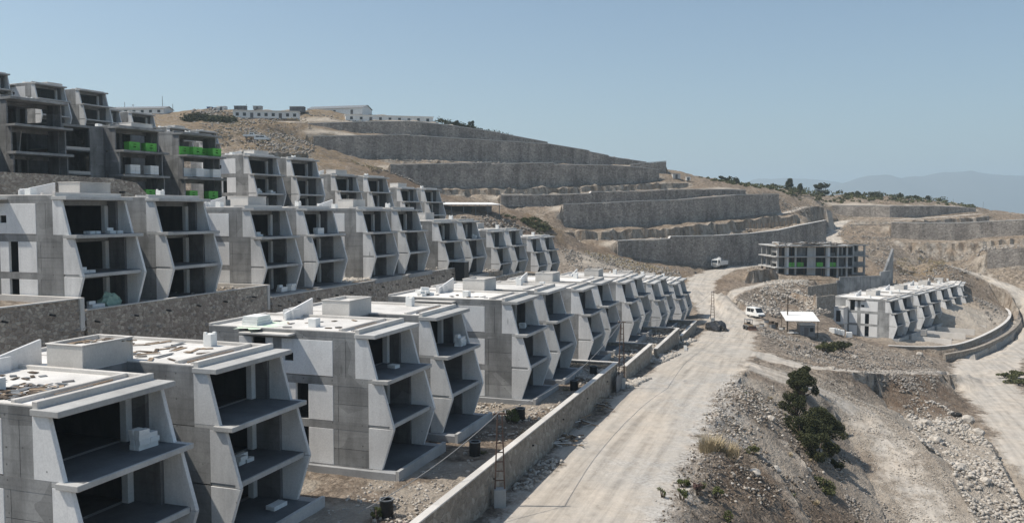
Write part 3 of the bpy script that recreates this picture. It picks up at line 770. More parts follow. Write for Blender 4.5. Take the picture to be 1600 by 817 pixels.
def module_parts(U, frame, low=False):
    """list of (name, material, mesh builder) for one of the two bays"""
    P = []
    for u0 in (U, U + W - .25):
        if not frame:
            for lv in range(3):
                m = MB(); m.prism(fin_poly(lv), u0, u0 + .25)
                P.append(('side_panel', M_PANEL, m))
        else:
            for lv, ext in ((0, 2.2), (1, 1.9), (2, 1.2)):
                z0, z1 = LV[lv]
                P.append(('side_wall', M_FRAME, bb(u0 + .02, u0 + .20, -.6, ext, z0 - .01, z1 + .01)))
    # slabs
    P.append(('canopy_slab', M_SLAB, bb(U - .13, U + 7.05, .02, 1.62 if not frame else 2.3, 9.02, 9.30)))
    for z0, z1, f in ((5.93, 6.20, 2.60), (2.75, 3.05, 2.62)):
        m = bb(U + .27, U + W - .27, VB + .3, 0, z0, z1)
        if z1 > 6 or frame:
            e = .45 if frame else 0.0
            m.box(0, 1.36, U + .005, U + W - .005, z0 + .004, z1 - .004)
            m.box(1.36, f + e, U - .16, U + 7.12, z0, z1)
        else:
            m.box(0, f, U + .262, U + W - .262, z0 + .004, z1 - .004)
            m.box(1.02, 2.58, U + .03, U + W - .03, 2.86, 3.02)
        P.append(('balcony_slab', M_SLAB, m))
        P.append(('balcony_floor', M_FLOORD, bb(U + .27, U + W - .27, -1.0, f - .12, z1 + .001, z1 + .012)))  # thin dark sheet over the slab, its tone painted as shade
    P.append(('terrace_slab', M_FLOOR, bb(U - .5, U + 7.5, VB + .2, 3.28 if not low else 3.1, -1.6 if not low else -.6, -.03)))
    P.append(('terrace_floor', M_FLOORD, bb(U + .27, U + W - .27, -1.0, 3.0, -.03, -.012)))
    if not low: P.append(('terrace_kerb', M_SLAB, bb(U - .5, U + 7.5, 3.3, 3.55, -1.5, .16 if not frame else -.02)))
    # front of the rooms
    for z0, z1 in LV:
        vb = -1.05
        P.append(('lintel', M_GREY, bb(U + .26, U + W - .26, vb, vb + .3, z1 - .42, z1 - .003)))
        P.append(('jamb_pier', M_BLOCK, bb(U + 6.1, U + 6.5, vb - .02, vb + .40, z0 + .003, z1 - .42)))
        P.append(('inner_wall', M_DARKC, bb(U + 6.5, U + W - .02, -1.06, .18 if z0 > 6 else 1.02, z0 + .003, z1 - .004)))  # side wall of the bay, its shade put into the dark concrete tone
        P.append(('room_wall', M_ROOM, MB().box(-6.0, -5.8, U + .25, U + 6.7, z0 + .003, z1 - .004).box(-5.8, -1.06, U + 6.5, U + 6.7, z0 + .003, z1 - .004).box(-5.8, -1.3, U + .26, U + 6.5, z0 + .003, z0 + .02).box(-5.8, -1.06, U + .26, U + 6.5, z1 - .02, z1 - .004)))  # dark lining of wall, floor and ceiling paints the room shade
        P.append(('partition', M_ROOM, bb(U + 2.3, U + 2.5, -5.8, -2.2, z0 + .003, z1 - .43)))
        # outer wall on the far side and behind
        P.append(('rear_wall', M_BLOCK, bb(U + .25, U + W - .25, VB, VB + .25, z0 + .003, z1 - .003)))
        P.append(('gable_wall', M_GREY, bb(U + W - .25, U + W - .01, VB, -5.5, z0 - .01, z1 + .01)))
    # roof
    P.append(('roof_slab', M_GREY, bb(U, U + W, VB, .02, 9.0, 9.36)))
    P.append(('roof_screed', M_SCREED, bb(U + .2, U + W - .28, VB + .3, -1.36, 9.36, 9.375)))
    P.append(('front_parapet', M_CAP, bb(U, U + W, .021, .34, 9.05, 9.62)))
    P.append(('roof_trough', M_SCREED, bb(U + .2, U + W - .28, -1.1, .02, 9.36, 9.372)))
    P.append(('roof_curb', M_CAP, bb(U + .15, U + W - .27, -1.36, -1.1, 9.35, 9.58)))
    P.append(('side_parapet', M_CAP, bb(U + W - .27, U + W - .02, VB + .28, .02, 9.34, 9.57)))
    P.append(('side_parapet', M_CAP, bb(U + .01, U + .2, VB + .28, .02, 9.34, 9.44)))
    P.append(('rear_parapet', M_CAP, bb(U + .01, U + W - .02, VB - .02, VB + .27, 9.34, 9.58)))
    return P

def side_left(P, frame):
    """the visible end wall of the block at u = 0"""
    def grey(v0, v1, w0, w1, seams_v=(), seams_w=()):
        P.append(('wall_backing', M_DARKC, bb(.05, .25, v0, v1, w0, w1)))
        vs = [v0] + [q for s in seams_v for q in (s - .012, s + .012)] + [v1]
        ws = [w0] + [q for s in seams_w for q in (s - .012, s + .012)] + [w1]
        for i in range(0, len(vs), 2):
            for j in range(0, len(ws), 2):
                P.append(('concrete_panel', M_GREY, bb(.012, .06, vs[i] + .003, vs[i + 1] - .003, ws[j] + .003, ws[j + 1] - .003)))
    def white(v0, v1, w0, w1): P.append(('block_panel', M_BLOCK, bb(-.005, .24, v0 + .004, v1 - .004, w0 + .004, w1 - .004)))
    ftop = 0 if not frame else -.6
    # top storey
    grey(-1.75, ftop, 6.2, 8.75, (-.75,))
    h0, h1, q0, q1 = -5.75, -4.95, 7.15, 7.75
    P.append(('block_panel', M_BLOCK, MB().box(h1, -1.754, -.005, .24, 6.24, 8.74).box(-5.9, h0, -.005, .24, 6.24, 8.74)
              .box(h0, h1, -.0045, .239, 6.24, q0).box(h0, h1, -.0045, .239, q1, 8.74)))
    grey(-6.62, -5.9, 6.2, 8.75); white(-7.25, -6.62, 6.2, 8.75); white(-9.5, -8.4, 6.2, 8.75); grey(-12.1, -9.5, 6.2, 8.75, (-10.8,))
    P.append(('edge_beam', M_GREY, bb(.008, .25, VB, ftop, 8.75, 9.0)))
    P.append(('eyebrow_slab', M_CAP, bb(-.85, .005, -8.9, -4.75, 9.02, 9.16)))
    # middle and ground storey
    for w0, w1, sw in ((3.1, 5.62, (4.33,)), (0.0, 2.55, (1.2,))):
        grey(-1.75, .995 if not frame else -.6, w0, w1, (-1.36,), sw)
        white(-3.76, -1.75, w0, w1)
        white(-5.75, -4.76, w0, w1); grey(-6.6, -5.75, w0, w1); white(-8.6, -6.6, w0, w1); grey(-12.1, -8.6, w0, w1, (-10.3,))
        e = 5.62 if w0 > 1 else 2.55
        P.append(('edge_beam', M_GREY, bb(.004, .26, VB, .995 if not frame else -.6, e, e + (.58 if w0 > 1 else .55))))
    P.append(('plinth', M_DARKC, bb(-.12, .25, VB, 1.3, -1.6, -.0)))

def block_parts(frame=False, low=False):
    P = []
    side_left(P, frame)
    P += module_parts(0.0, frame, low) + module_parts(DU, frame, low)
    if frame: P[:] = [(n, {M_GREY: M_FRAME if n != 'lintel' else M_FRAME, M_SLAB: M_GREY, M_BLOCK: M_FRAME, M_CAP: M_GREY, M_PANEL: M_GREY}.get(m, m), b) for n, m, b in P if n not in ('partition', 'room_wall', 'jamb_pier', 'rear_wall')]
    if frame:
        for U in (0.0, DU):
            for z0, z1 in LV:
                P.append(('column', M_FRAME, bb(U + 3.3, U + 3.8, -2.6, -2.1, z0 + .003, z1 - .004)))
                P.append(('column', M_FRAME, bb(U + 3.0, U + 3.5, -7.2, -6.7, z0 + .003, z1 - .004)))
                P.append(('rear_wall', M_GREY, bb(U + .25, U + 1.9, VB, VB + .25, z0 + .003, z1 - .003)))
                P.append(('rear_wall', M_GREY, MB().box(VB, VB + .25, U + 4.6, U + W - .25, z0 + .003, z1 - .003).box(VB, VB + .24, U + 1.9, U + 4.6, z0 + .003, z0 + .9)))
    # left wall of the second bay and the stair core between the bays
    for w0, w1 in ((6.2, 9.0), (3.05, 5.93), (0.0, 2.75)):
        P.append(('gap_wall', M_GREY, bb(DU + .004, DU + .25, -4.6, 0 if w0 > 6 else 1.0, w0 - .12, w1 + .1)))
        P.append(('rear_gap_wall', M_GREY, bb(DU + .01, DU + .25, VB, -4.6, w0 - .1, w1 + .1)))
    P.append(('stair_core', M_GREY, bb(W, DU, -4.75, -4.5, -.5, 9.34)))
    P.append(('rear_wall', M_GREY, bb(W, DU, VB, VB + .25, -.5, 9.34)))
    P.append(('roof_slab', M_SCREED, bb(W + .002, DU - .002, VB, -4.5, 9.34, 9.371)))
    b = MB()
    u0, u1, v0, v1, t, zt = 7.25, 10.85, -7.0, -4.52, .16, 10.68
    b.box(v0, v1, u0, u0 + t, 9.37, zt).box(v0, v1, u1 - t, u1, 9.37, zt).box(v0, v0 + t, u0 + t, u1 - t, 9.37, zt - .002).box(v1 - t, v1, u0 + t, u1 - t, 9.37, zt - .002)
    P.append(('stair_tower', M_CAP, b))
    P.append(('tower_roof', M_SCREED, bb(u0 + t, u1 - t, v0 + t, v1 - t, 10.2, 10.5)))
    b = MB(); b.box(v0 - .05, v1 + .05, u0 - .05, u0 + t, zt, zt + .06).box(v0 - .05, v1 + .05, u1 - t, u1 + .05, zt, zt + .06)
    b.box(v0 - .05, v0 + t, u0 + t, u1 - t, zt, zt + .058).box(v1 - t, v1 + .05, u0 + t, u1 - t, zt, zt + .058)
    P.append(('tower_coping', M_CAP, b))
    m = MB(); m.prism_y([(4.4, 9.37), (8.25, 9.37), (8.25, 10.74), (4.4, 9.95)], -8.6, -8.42)
    P.append(('stair_wall', M_BLOCK, m))
    m = MB().box(-9.1, -8.95, 5.0, 6.1, 9.37, 10.12).box(-8.3, -8.18, 5.0, 6.1, 9.37, 10.14).box(-8.95, -8.3, 5.0, 5.15, 9.37, 10.1).box(-8.95, -8.3, 5.95, 6.1, 9.37, 10.1)
    P.append(('vent_shaft', M_BLOCK, m))
    P.append(('chimney', M_AAC, bb(1.65, 2.3, -4.75, -4.1, 9.375, 10.0)))
    P.append(('chimney', M_AAC, MB().box(-4.0, -3.4, 16.15, 16.75, 9.375, 10.15).box(-3.98, -3.75, 16.16, 16.30, 10.15, 10.27).box(-3.65, -3.42, 16.6, 16.74, 10.15, 10.26)))
    return P

_tmpl = {}
def apartment(label, loc, thdeg, frame=False, skip=None, group=None, low=False):
    frame_ = (frame, low)
    if frame_ not in _tmpl:
        _tmpl[frame_] = [(n, mb.mesh(n, m, bev=.022 if n in ('side_panel', 'canopy_slab', 'balcony_slab', 'front_parapet', 'roof_curb', 'stair_tower', 'block_panel', 'chimney', 'side_parapet', 'jamb_pier', 'tower_coping', 'stair_wall', 'eyebrow_slab', 'rear_parapet') else 0)) for n, m, mb in block_parts(frame, low)]
    root = thing('apartment_block', label, 'apartment block', loc, -math.radians(thdeg), group)
    for i, (n, me) in enumerate(_tmpl[frame_]):
        if skip and skip(n, i): continue
        link(n, me, root)
    return root

L1 = ["concrete block in the near left corner, broken boards strewn on its roof",
      "second raw concrete block from the near left, green stain on its roof",
      "third block along the road, behind the long straight stretch of garden wall",
      "fourth block along the road, just past the end of the long garden wall",
      "fifth block along the road, in front of the second short walled garden",
      "sixth block along the road, beside the third short walled garden",
      "last block of the row by the road, nearest to the curve of the dirt road"]
LB = []
for (s, v, z), lb in zip(R1, L1):
    LB.append(apartment(lb, S(s, v, z), 18.9, group="stepped concrete apartment blocks"))
L2 = ["large block at the left edge on the tall rubble wall, one small square window",
      "second block of the upper row, behind the raised corner of the rubble wall",
      "third block of the upper row, with a heap of gravel at its foot",
      "fourth block of the upper row, with a black tank in front of its ground floor",
      "fifth block of the upper row, just above white roofs of the road row",
      "last block of the upper row, beside the slope of grey rubble"]
for (s, v, z), lb in zip(R2, L2):
    apartment(lb, S(s, v, z), 18.98, low=True, group="stepped concrete apartment blocks")
L3 = ["block of the third row up, right of the dark frames with green crates",
      "middle block of the third row up, below the heap of rubble by the terrace wall",
      "last block of the third row up, left of the open shed with the white roof"]
for (x, y, z, th), lb in zip(R3, L3): apartment(lb, (x, y, z), th, group="stepped concrete apartment blocks")
LT = ["dark bare concrete frame with open storeys at the far left edge above the rubble wall",
      "dark bare concrete frame with bright green crates on its top balconies"]
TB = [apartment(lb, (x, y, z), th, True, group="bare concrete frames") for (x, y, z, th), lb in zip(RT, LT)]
L4 = ["highest concrete block at the top left corner, cut by the edge of the frame",
      "hilltop block whose two bays stand against the sky at the upper left",
      "hilltop block half hidden behind the dark frame with green crates",
      "last hilltop block, just above the roof of the dark frame with green crates"]
for (x, y, z, th), lb in zip(R4, L4): apartment(lb, (x, y, z), th, group="stepped concrete apartment blocks")
LR = ["pale block nearest to the site hut, its white end wall facing it",
      "second pale block of the right hand row", "third pale block of the right hand row, in the middle of its curve",
      "fourth pale block of the right hand row", "farthest pale block of the right hand row, its roof strips seen edge on"]
LR.append("pale block at the upper end of the right hand row, only its roof strips showing")
LR[4] = "fifth pale block from the site hut, partly hidden by the four before it"
LR[1] = "pale block of the right hand row next to the one with the white end wall"
LR[3] = "fourth pale block from the site hut, where the right hand row begins to bend"
for (x, y, z, th), lb in zip(RR, LR): apartment(lb, (x, y, z), th, group="stepped concrete apartment blocks")
# low white annex at the end of the right hand row
t = math.radians(40.3); o = RR[0]
ax = thing('annex', "low white two storey annex at the near end of the right hand row", 'annex', (o[0], o[1], o[2]), -t)
bb(-3.2, -.14, -14.5, -8.9, 3.1, 6.9).obj('upper_wall', M_BLOCK, ax)
bb(-2.3, -.14, -13.6, -8.95, 0, 2.8).obj('lower_wall', M_BLOCK, ax)
bb(-3.35, -.13, -14.7, -8.7, 2.8, 3.1).obj('floor_slab', M_SLAB, ax)
bb(-3.3, -.13, -14.6, -8.8, 6.9, 7.15).obj('roof_slab', M_CAP, ax)
for (v0, v1, w0, w1, uu) in ((-13.8, -12.7, 5.2, 5.7, -3.2), (-10.7, -9.6, 3.5, 6.3, -3.2), (-10.6, -9.7, .3, 2.5, -2.3)):
    bb(uu - .02, uu + .06, v0, v1, w0, w1).obj('window_dark_panel', M_BLACK, ax)  # black panel on the solid wall paints the dark interior of an opening
# wing with open bays between the two dark frames
x, y, z, th = RT[1]
wg = thing('link_wing', "grey concrete bay with two large openings between the dark frames", 'building wing', (x, y, z), -math.radians(th))
for w0, w1 in ((0, 2.9), (3.05, 5.95), (6.1, 8.95)):
    bb(-2.0, .0, -1.3, -1.0, w0, w1).obj('pier', M_GREY, wg)
    bb(-7.4, -5.6, -1.3, -1.0, w0, w1).obj('pier', M_GREY, wg)
    bb(-7.4, 0, -6, -5.8, w0, w1).obj('inner_wall', M_DARKC, wg)
    bb(-5.6, -2.0, -1.25, -1.02, w0, w0 + .35).obj('sill', M_CAP, wg)
for w0 in (2.9, 5.95, 8.95): bb(-7.4, 0, -8, -.95, w0, w0 + (.15 if w0 < 8 else .3)).obj('slab', M_GREY, wg)
# ------------------------------------------------------------------ walls of the terraces
def wall_sections(root, pts, thick, mat, seg=9.0, mortar_gap=.03, name='wall_section', jag=.06, lean_k=.05):
    """pts: (x, y, zfoot, ztop, nx, ny) with n pointing to the retained side; sections butt with a joint"""
    P = np.array(pts, float)
    L = np.concatenate([[0], np.cumsum(np.hypot(*np.diff(P[:, :2], axis=0).T))])
    def at_(q): return np.array([np.interp(q, L, P[:, k]) for k in range(6)])
    n = max(1, int(round(L[-1] / seg)))
    cuts = np.linspace(0, L[-1], n + 1)
    for i in range(n):
        a, b = cuts[i] + mortar_gap / 2, cuts[i + 1] - mortar_gap / 2
        inner = [q for q in L if a + .3 < q < b - .3]
        qs = sorted(set([a, b] + inner + list(np.linspace(a, b, max(2, int((b - a) / 2.2) + 1)))))
        vs, fs = [], []
        for q in qs:
            x, y, z0, z1, nx, ny = at_(q)
            z1 += random.uniform(-jag, jag)
            lean = lean_k * (z1 - z0)
            for off, z in ((0, z0 - .8), (lean, z1), (lean + thick, z1 - .02), (thick + lean, z0 - .8)):
                vs.append((x + nx * off, y + ny * off, z))
        m = len(qs)
        for j in range(m - 1):
            o = 4 * j
            fs += [(o, o + 4, o + 5, o + 1), (o + 1, o + 5, o + 6, o + 2), (o + 2, o + 6, o + 7, o + 3)]
        fs += [(0, 1, 2, 3), (4 * m - 4, 4 * m - 1, 4 * m - 2, 4 * m - 3)]
        MB().add(vs, fs).obj(name, mat, root)
WL = {"upper": "topmost terrace wall on the hill, running under the long white barracks",
      "second": "second terrace wall from the top, ending in small steps against the sky",
      "third": "third terrace wall from the top, its left end near the rubble heap",
      "third end": "short end wall facing the sky at the right tip of the third terrace",
      "fourth": "low terrace wall halfway down the hill, right of the open white-roofed shed",
      "fifth": "tall curved terrace wall above the rock cut in the middle of the hill",
      "lowest": "lowest terrace wall, the one behind the white truck",
      "right upper": "highest terrace wall on the right, under the dark green scrub",
      "right middle": "long terrace wall at the right edge below the pale track",
      "right lower": "short terrace wall at the right edge above the bend of the lower road"}
for nm, w in WALLS3D:
    rt = thing('retaining_wall', WL[nm], 'retaining wall', (0, 0, 0), 0, "rubble terrace walls on the hill")
    wall_sections(rt, w, .95, M_FARST, 10.0, lean_k=.012)
    if nm not in ("right lower",):
        # thin pale levelling course along the top
        ps = [(x + nx * .012 * (zt - zf), y + ny * .012 * (zt - zf), zt + .0, zt + .24, nx, ny) for x, y, zf, zt, nx, ny in w]
        vs, fs = [], []
        for x, y, z0, z1, nx, ny in ps:
            for o_, z in ((-.05, z0 + .08), (-.05, z1 + .08), (1.0, z1 + .08), (1.0, z0 + .08)): vs.append((x + nx * o_, y + ny * o_, z))
        for j in range(len(ps) - 1):
            o = 4 * j
            fs += [(o, o + 4, o + 5, o + 1), (o + 1, o + 5, o + 6, o + 2), (o + 2, o + 6, o + 7, o + 3), (o + 3, o + 7, o + 4, o)]
        MB().add(vs, fs).obj('levelling_course', M_CAP, rt)

def svwall(root, s0, s1, v, z0, z1, thick, mat, seg=8.0, step=2.0, foot=None):
    """wall along the rows with its front face at v, retained side towards the buildings"""
    ss = np.linspace(s0, s1, max(2, int((s1 - s0) / step) + 1))
    pts = []
    for s in ss:
        x, y, _ = S(s, v, 0)
        pts.append((x, y, (foot(s) if foot else z0), z1, -CS, SN))
    wall_sections(root, pts, thick, mat, seg, .025, jag=.02)

def coping(root, s0, s1, v0, v1, z, h=.14, n=1):
    for i in range(n):
        a, b = s0 + (s1 - s0) * i / n + .008, s0 + (s1 - s0) * (i + 1) / n - .008
        vs = [S(a, v0, z), S(b, v0, z), S(b, v1, z), S(a, v1, z), S(a, v0, z + h), S(b, v0, z + h), S(b, v1, z + h), S(a, v1, z + h)]
        MB().add(vs, [(0, 3, 2, 1), (4, 5, 6, 7), (0, 1, 5, 4), (1, 2, 6, 5), (2, 3, 7, 6), (3, 0, 4, 7)]).obj('coping', M_CAP, root)

GWALL = [(-20, 96.6, -17.45, "long rubble garden wall with pale coping along the left side of the dirt road"),
         (101.5, 120.0, -18.75, "short garden wall past the first lattice pole, with rubble at its foot"),
         (124.0, 147.6, -20.1, "garden wall of the fifth block, with two planks at its foot"),
         (151.0, 173.0, -21.9, "last and lowest garden wall, beside the dark heap of tarpaulin")]
for s0, s1, z, lb in GWALL:
    rt = thing('garden_wall', lb, 'garden wall', (0, 0, 0), 0, "garden walls along the dirt road")
    svwall(rt, s0, s1, -20.10, 0, z, .42, M_STONE2, 7.7, foot=lambda s: rz(s) - .1)
    n = 16 if s1 - s0 > 50 else 3
    coping(rt, s0, s1, -20.62, -20.10, z + .03, .10, n)
    # return wall towards the building
    vs = []
    for q, (a, b) in enumerate(((s1 - .4, s1),)):
        m = MB(); pz = z - .02
        c = [S(a, -27.0, 0), S(b, -27.0, 0), S(b, -20.5, 0), S(a, -20.5, 0)]
        m.add([(p[0], p[1], pz - 3.2) for p in c] + [(p[0], p[1], pz) for p in c], [(0, 3, 2, 1), (4, 5, 6, 7), (0, 1, 5, 4), (1, 2, 6, 5), (2, 3, 7, 6), (3, 0, 4, 7)])
        m.obj('return_wall', M_STONE2, rt)
    coping(rt, s1 - .46, s1 + .06, -27.0, -20.63, z + .03, .10, 1)
    if s0 < 0:
        for s in range(26, 96, 9):
            p = S(s + 2, -20.05, z - 1.1); MB().tube(p, S(s + 2, -20.3, z - 1.1), .06).obj('weep_pipe', M_BLACK, rt)

# tall rubble wall that carries the second row
rt = thing('retaining_wall', "tall dark rubble wall with weep holes under the second row of blocks", 'retaining wall')
CAPS = [(-30, 53.0, -6.95), (53.3, 77.9, -7.95), (78.3, 132.8, -9.3), (133.2, 165.7, -12.3), (166.0, 190, -14.9)]
for s0, s1, z in CAPS:
    ft = -17.9 if s0 < 100 else (-20.5 if s0 < 150 else -24)
    if s0 < 0: s0 = 20
    svwall(rt, s0, s1, -53.65, ft - .2, z, .75, M_STONE, 12.0)
    coping(rt, s0, s1, -54.42, -53.65 - .45, z + .02, .10, max(1, int((s1 - s0) / 6)))
for s in np.arange(38, 150, 4.1):
    z = [c[2] for c in CAPS if c[0] <= s][-1]
    s += random.uniform(-.6, .6)
    MB().tube(S(s, -53.63, z - .95), S(s, -54.2, z - .9), .075).obj('weep_pipe', M_BLACK, rt)
    if s < 100: MB().tube(S(s + 1.8, -53.55, z - 3.9), S(s + 1.8, -54.2, z - 3.85), .075).obj('weep_pipe', M_BLACK, rt)
for s, z in ((53.0, -6.95), (77.9, -7.95), (165.7, -12.3)):   # side copings seen from above
    m = MB(); c = [S(s - .4, -62.5, 0), S(s, -62.5, 0), S(s, -54.0, 0), S(s - .4, -54.0, 0)]
    m.add([(p[0], p[1], z - 2.5) for p in c] + [(p[0], p[1], z + .13) for p in c], [(0, 3, 2, 1), (4, 5, 6, 7), (0, 1, 5, 4), (1, 2, 6, 5), (2, 3, 7, 6), (3, 0, 4, 7)])
    m.obj('side_coping', M_CAP, rt)
# larger face stones standing proud of the wall
base = []
for k in range(4):
    bm = bmesh.new(); bmesh.ops.create_icosphere(bm, subdivisions=1, radius=1)
    for v in bm.verts:
        v.co *= 1 + random.uniform(-.28, .22); v.co.x *= 1.0; v.co.y *= .30; v.co.z *= .62
    me = bpy.data.meshes.new('face_stone'); bm.to_mesh(me); bm.free(); me.materials.append(M_ROCK); base.append(me)
for k in range(190):
    s = random.uniform(50, 108); z1 = [c[2] for c in CAPS if c[0] <= s][-1]
    z = random.uniform(z1 - 6.5, z1 - .5)
    o = link('face_stone', random.choice(base), rt, S(s, -53.66 - .05 * (z - (-18)) + .02, z), -TH + math.pi / 2)
    q = random.uniform(.16, .34); o.scale = (q * random.uniform(.9, 1.5), q, q * random.uniform(.8, 1.1))

# rubble wall under the dark frames
rt = thing('retaining_wall', "grey rubble wall with a broken sloping end under the dark concrete frames", 'retaining wall')
pw = [(-70, 51.8, -8.1, 4.1), (-51.95, 87.0, -8.1, 4.05), (-45.6, 99.6, -8.2, 3.8), (-44.2, 102.2, -8.2, 3.3), (-43.4, 103.9, -8.3, 1.6)]
pts = []
for x, y, z0, z1 in pw: pts.append((x, y, z0, z1, -.894, .447))
wall_sections(rt, pts, .8, M_STONE, 14, jag=.05)
for k in range(12):
    t_ = k / 11; x, y = -54 + 9.5 * t_, 83.5 + 18 * t_
    MB().tube((x + .32, y, 2.2 - (k % 2) * 1.1), (x - .3, y + .2, 2.2 - (k % 2) * 1.1), .13).obj('weep_pipe', M_BLACK, rt)

# garden walls of the right hand row
rt = thing('garden_wall', "inner curved garden wall with pale coping in front of the right hand row", 'garden wall', group="curved garden walls of the right hand row")
def poly_wall(root, XY, zt, zb, thick, mat, cap=None, inward=1):
    n = len(XY); pts = []
    for i, (x, y) in enumerate(XY):
        a, b = XY[max(0, i - 1)], XY[min(n - 1, i + 1)]
        tx, ty = b[0] - a[0], b[1] - a[1]; L = math.hypot(tx, ty)
        pts.append((x, y, zb, zt, -ty / L, tx / L))
    wall_sections(root, pts, thick, mat, 9, jag=.02)
    if cap:
        vs, fs = [], []
        for x, y, z0, z1, nx, ny in pts:
            for o_, z in ((-.08, zt + .02), (-.08, zt + .16), (thick + .25, zt + .16), (thick + .25, zt + .02)): vs.append((x + nx * o_, y + ny * o_, z))
        for j in range(n - 1):
            o = 4 * j; fs += [(o, o + 4, o + 5, o + 1), (o + 1, o + 5, o + 6, o + 2), (o + 2, o + 6, o + 7, o + 3), (o + 3, o + 7, o + 4, o)]
        fs += [(0, 1, 2, 3), (4 * n - 4, 4 * n - 1, 4 * n - 2, 4 * n - 3)]
        MB().add(vs, fs).obj('coping', cap, root)
def subd(XY, k=3):
    P = np.array(XY); t_ = np.arange(len(P)); q = np.linspace(0, len(P) - 1, (len(P) - 1) * k + 1)
    Q = np.stack([np.interp(q, t_, P[:, i]) for i in (0, 1)], 1)
    for _ in range(4): Q[1:-1] = .25 * Q[:-2] + .5 * Q[1:-1] + .25 * Q[2:]
    return [tuple(p) for p in Q]
poly_wall(rt, subd([(p[0] + .45 * n[0], p[1] + .45 * n[1]) for p, n in zip(GW, off)][1:]), -30.7, -32.8, .4, M_STONE2, M_CAP)
rt = thing('garden_wall', "outer curved rubble wall along the bend of the lower road", 'garden wall', group="curved garden walls of the right hand row")
poly_wall(rt, subd(OW), -31.7, -35.2, .5, M_STONE2, M_STONE2)
rt = thing('yard_wall', "low pale cross wall between gardens of the right hand row", 'yard wall')
d40, n40 = (math.sin(TR), math.cos(TR)), (math.cos(TR), -math.sin(TR))
for i, o in enumerate(RR[:5]):
    for u in (-1.2, 8.7):
        if i == 0 and u < 0: continue
        m = MB(); c = []
        for uu, vv in ((u - .15, 4), (u + .15, 4), (u + .15, 13.0), (u - .15, 13.0)): c.append((o[0] + uu * d40[0] + vv * n40[0], o[1] + uu * d40[1] + vv * n40[1]))
        m.add([(x, y, -32.6) for x, y in c] + [(x, y, o[2] - .05) for x, y in c], [(0, 3, 2, 1), (4, 5, 6, 7), (0, 1, 5, 4), (1, 2, 6, 5), (2, 3, 7, 6), (3, 0, 4, 7)])
        if i == 0: m.obj('wall_panel', M_CAP, rt)
        else:
            r_ = thing('yard_wall', "low pale cross wall between gardens of the right hand row", 'yard wall', group="cross walls of the right hand row")
            m.obj('wall_panel', M_CAP, r_)
rt['group'] = "cross walls of the right hand row"
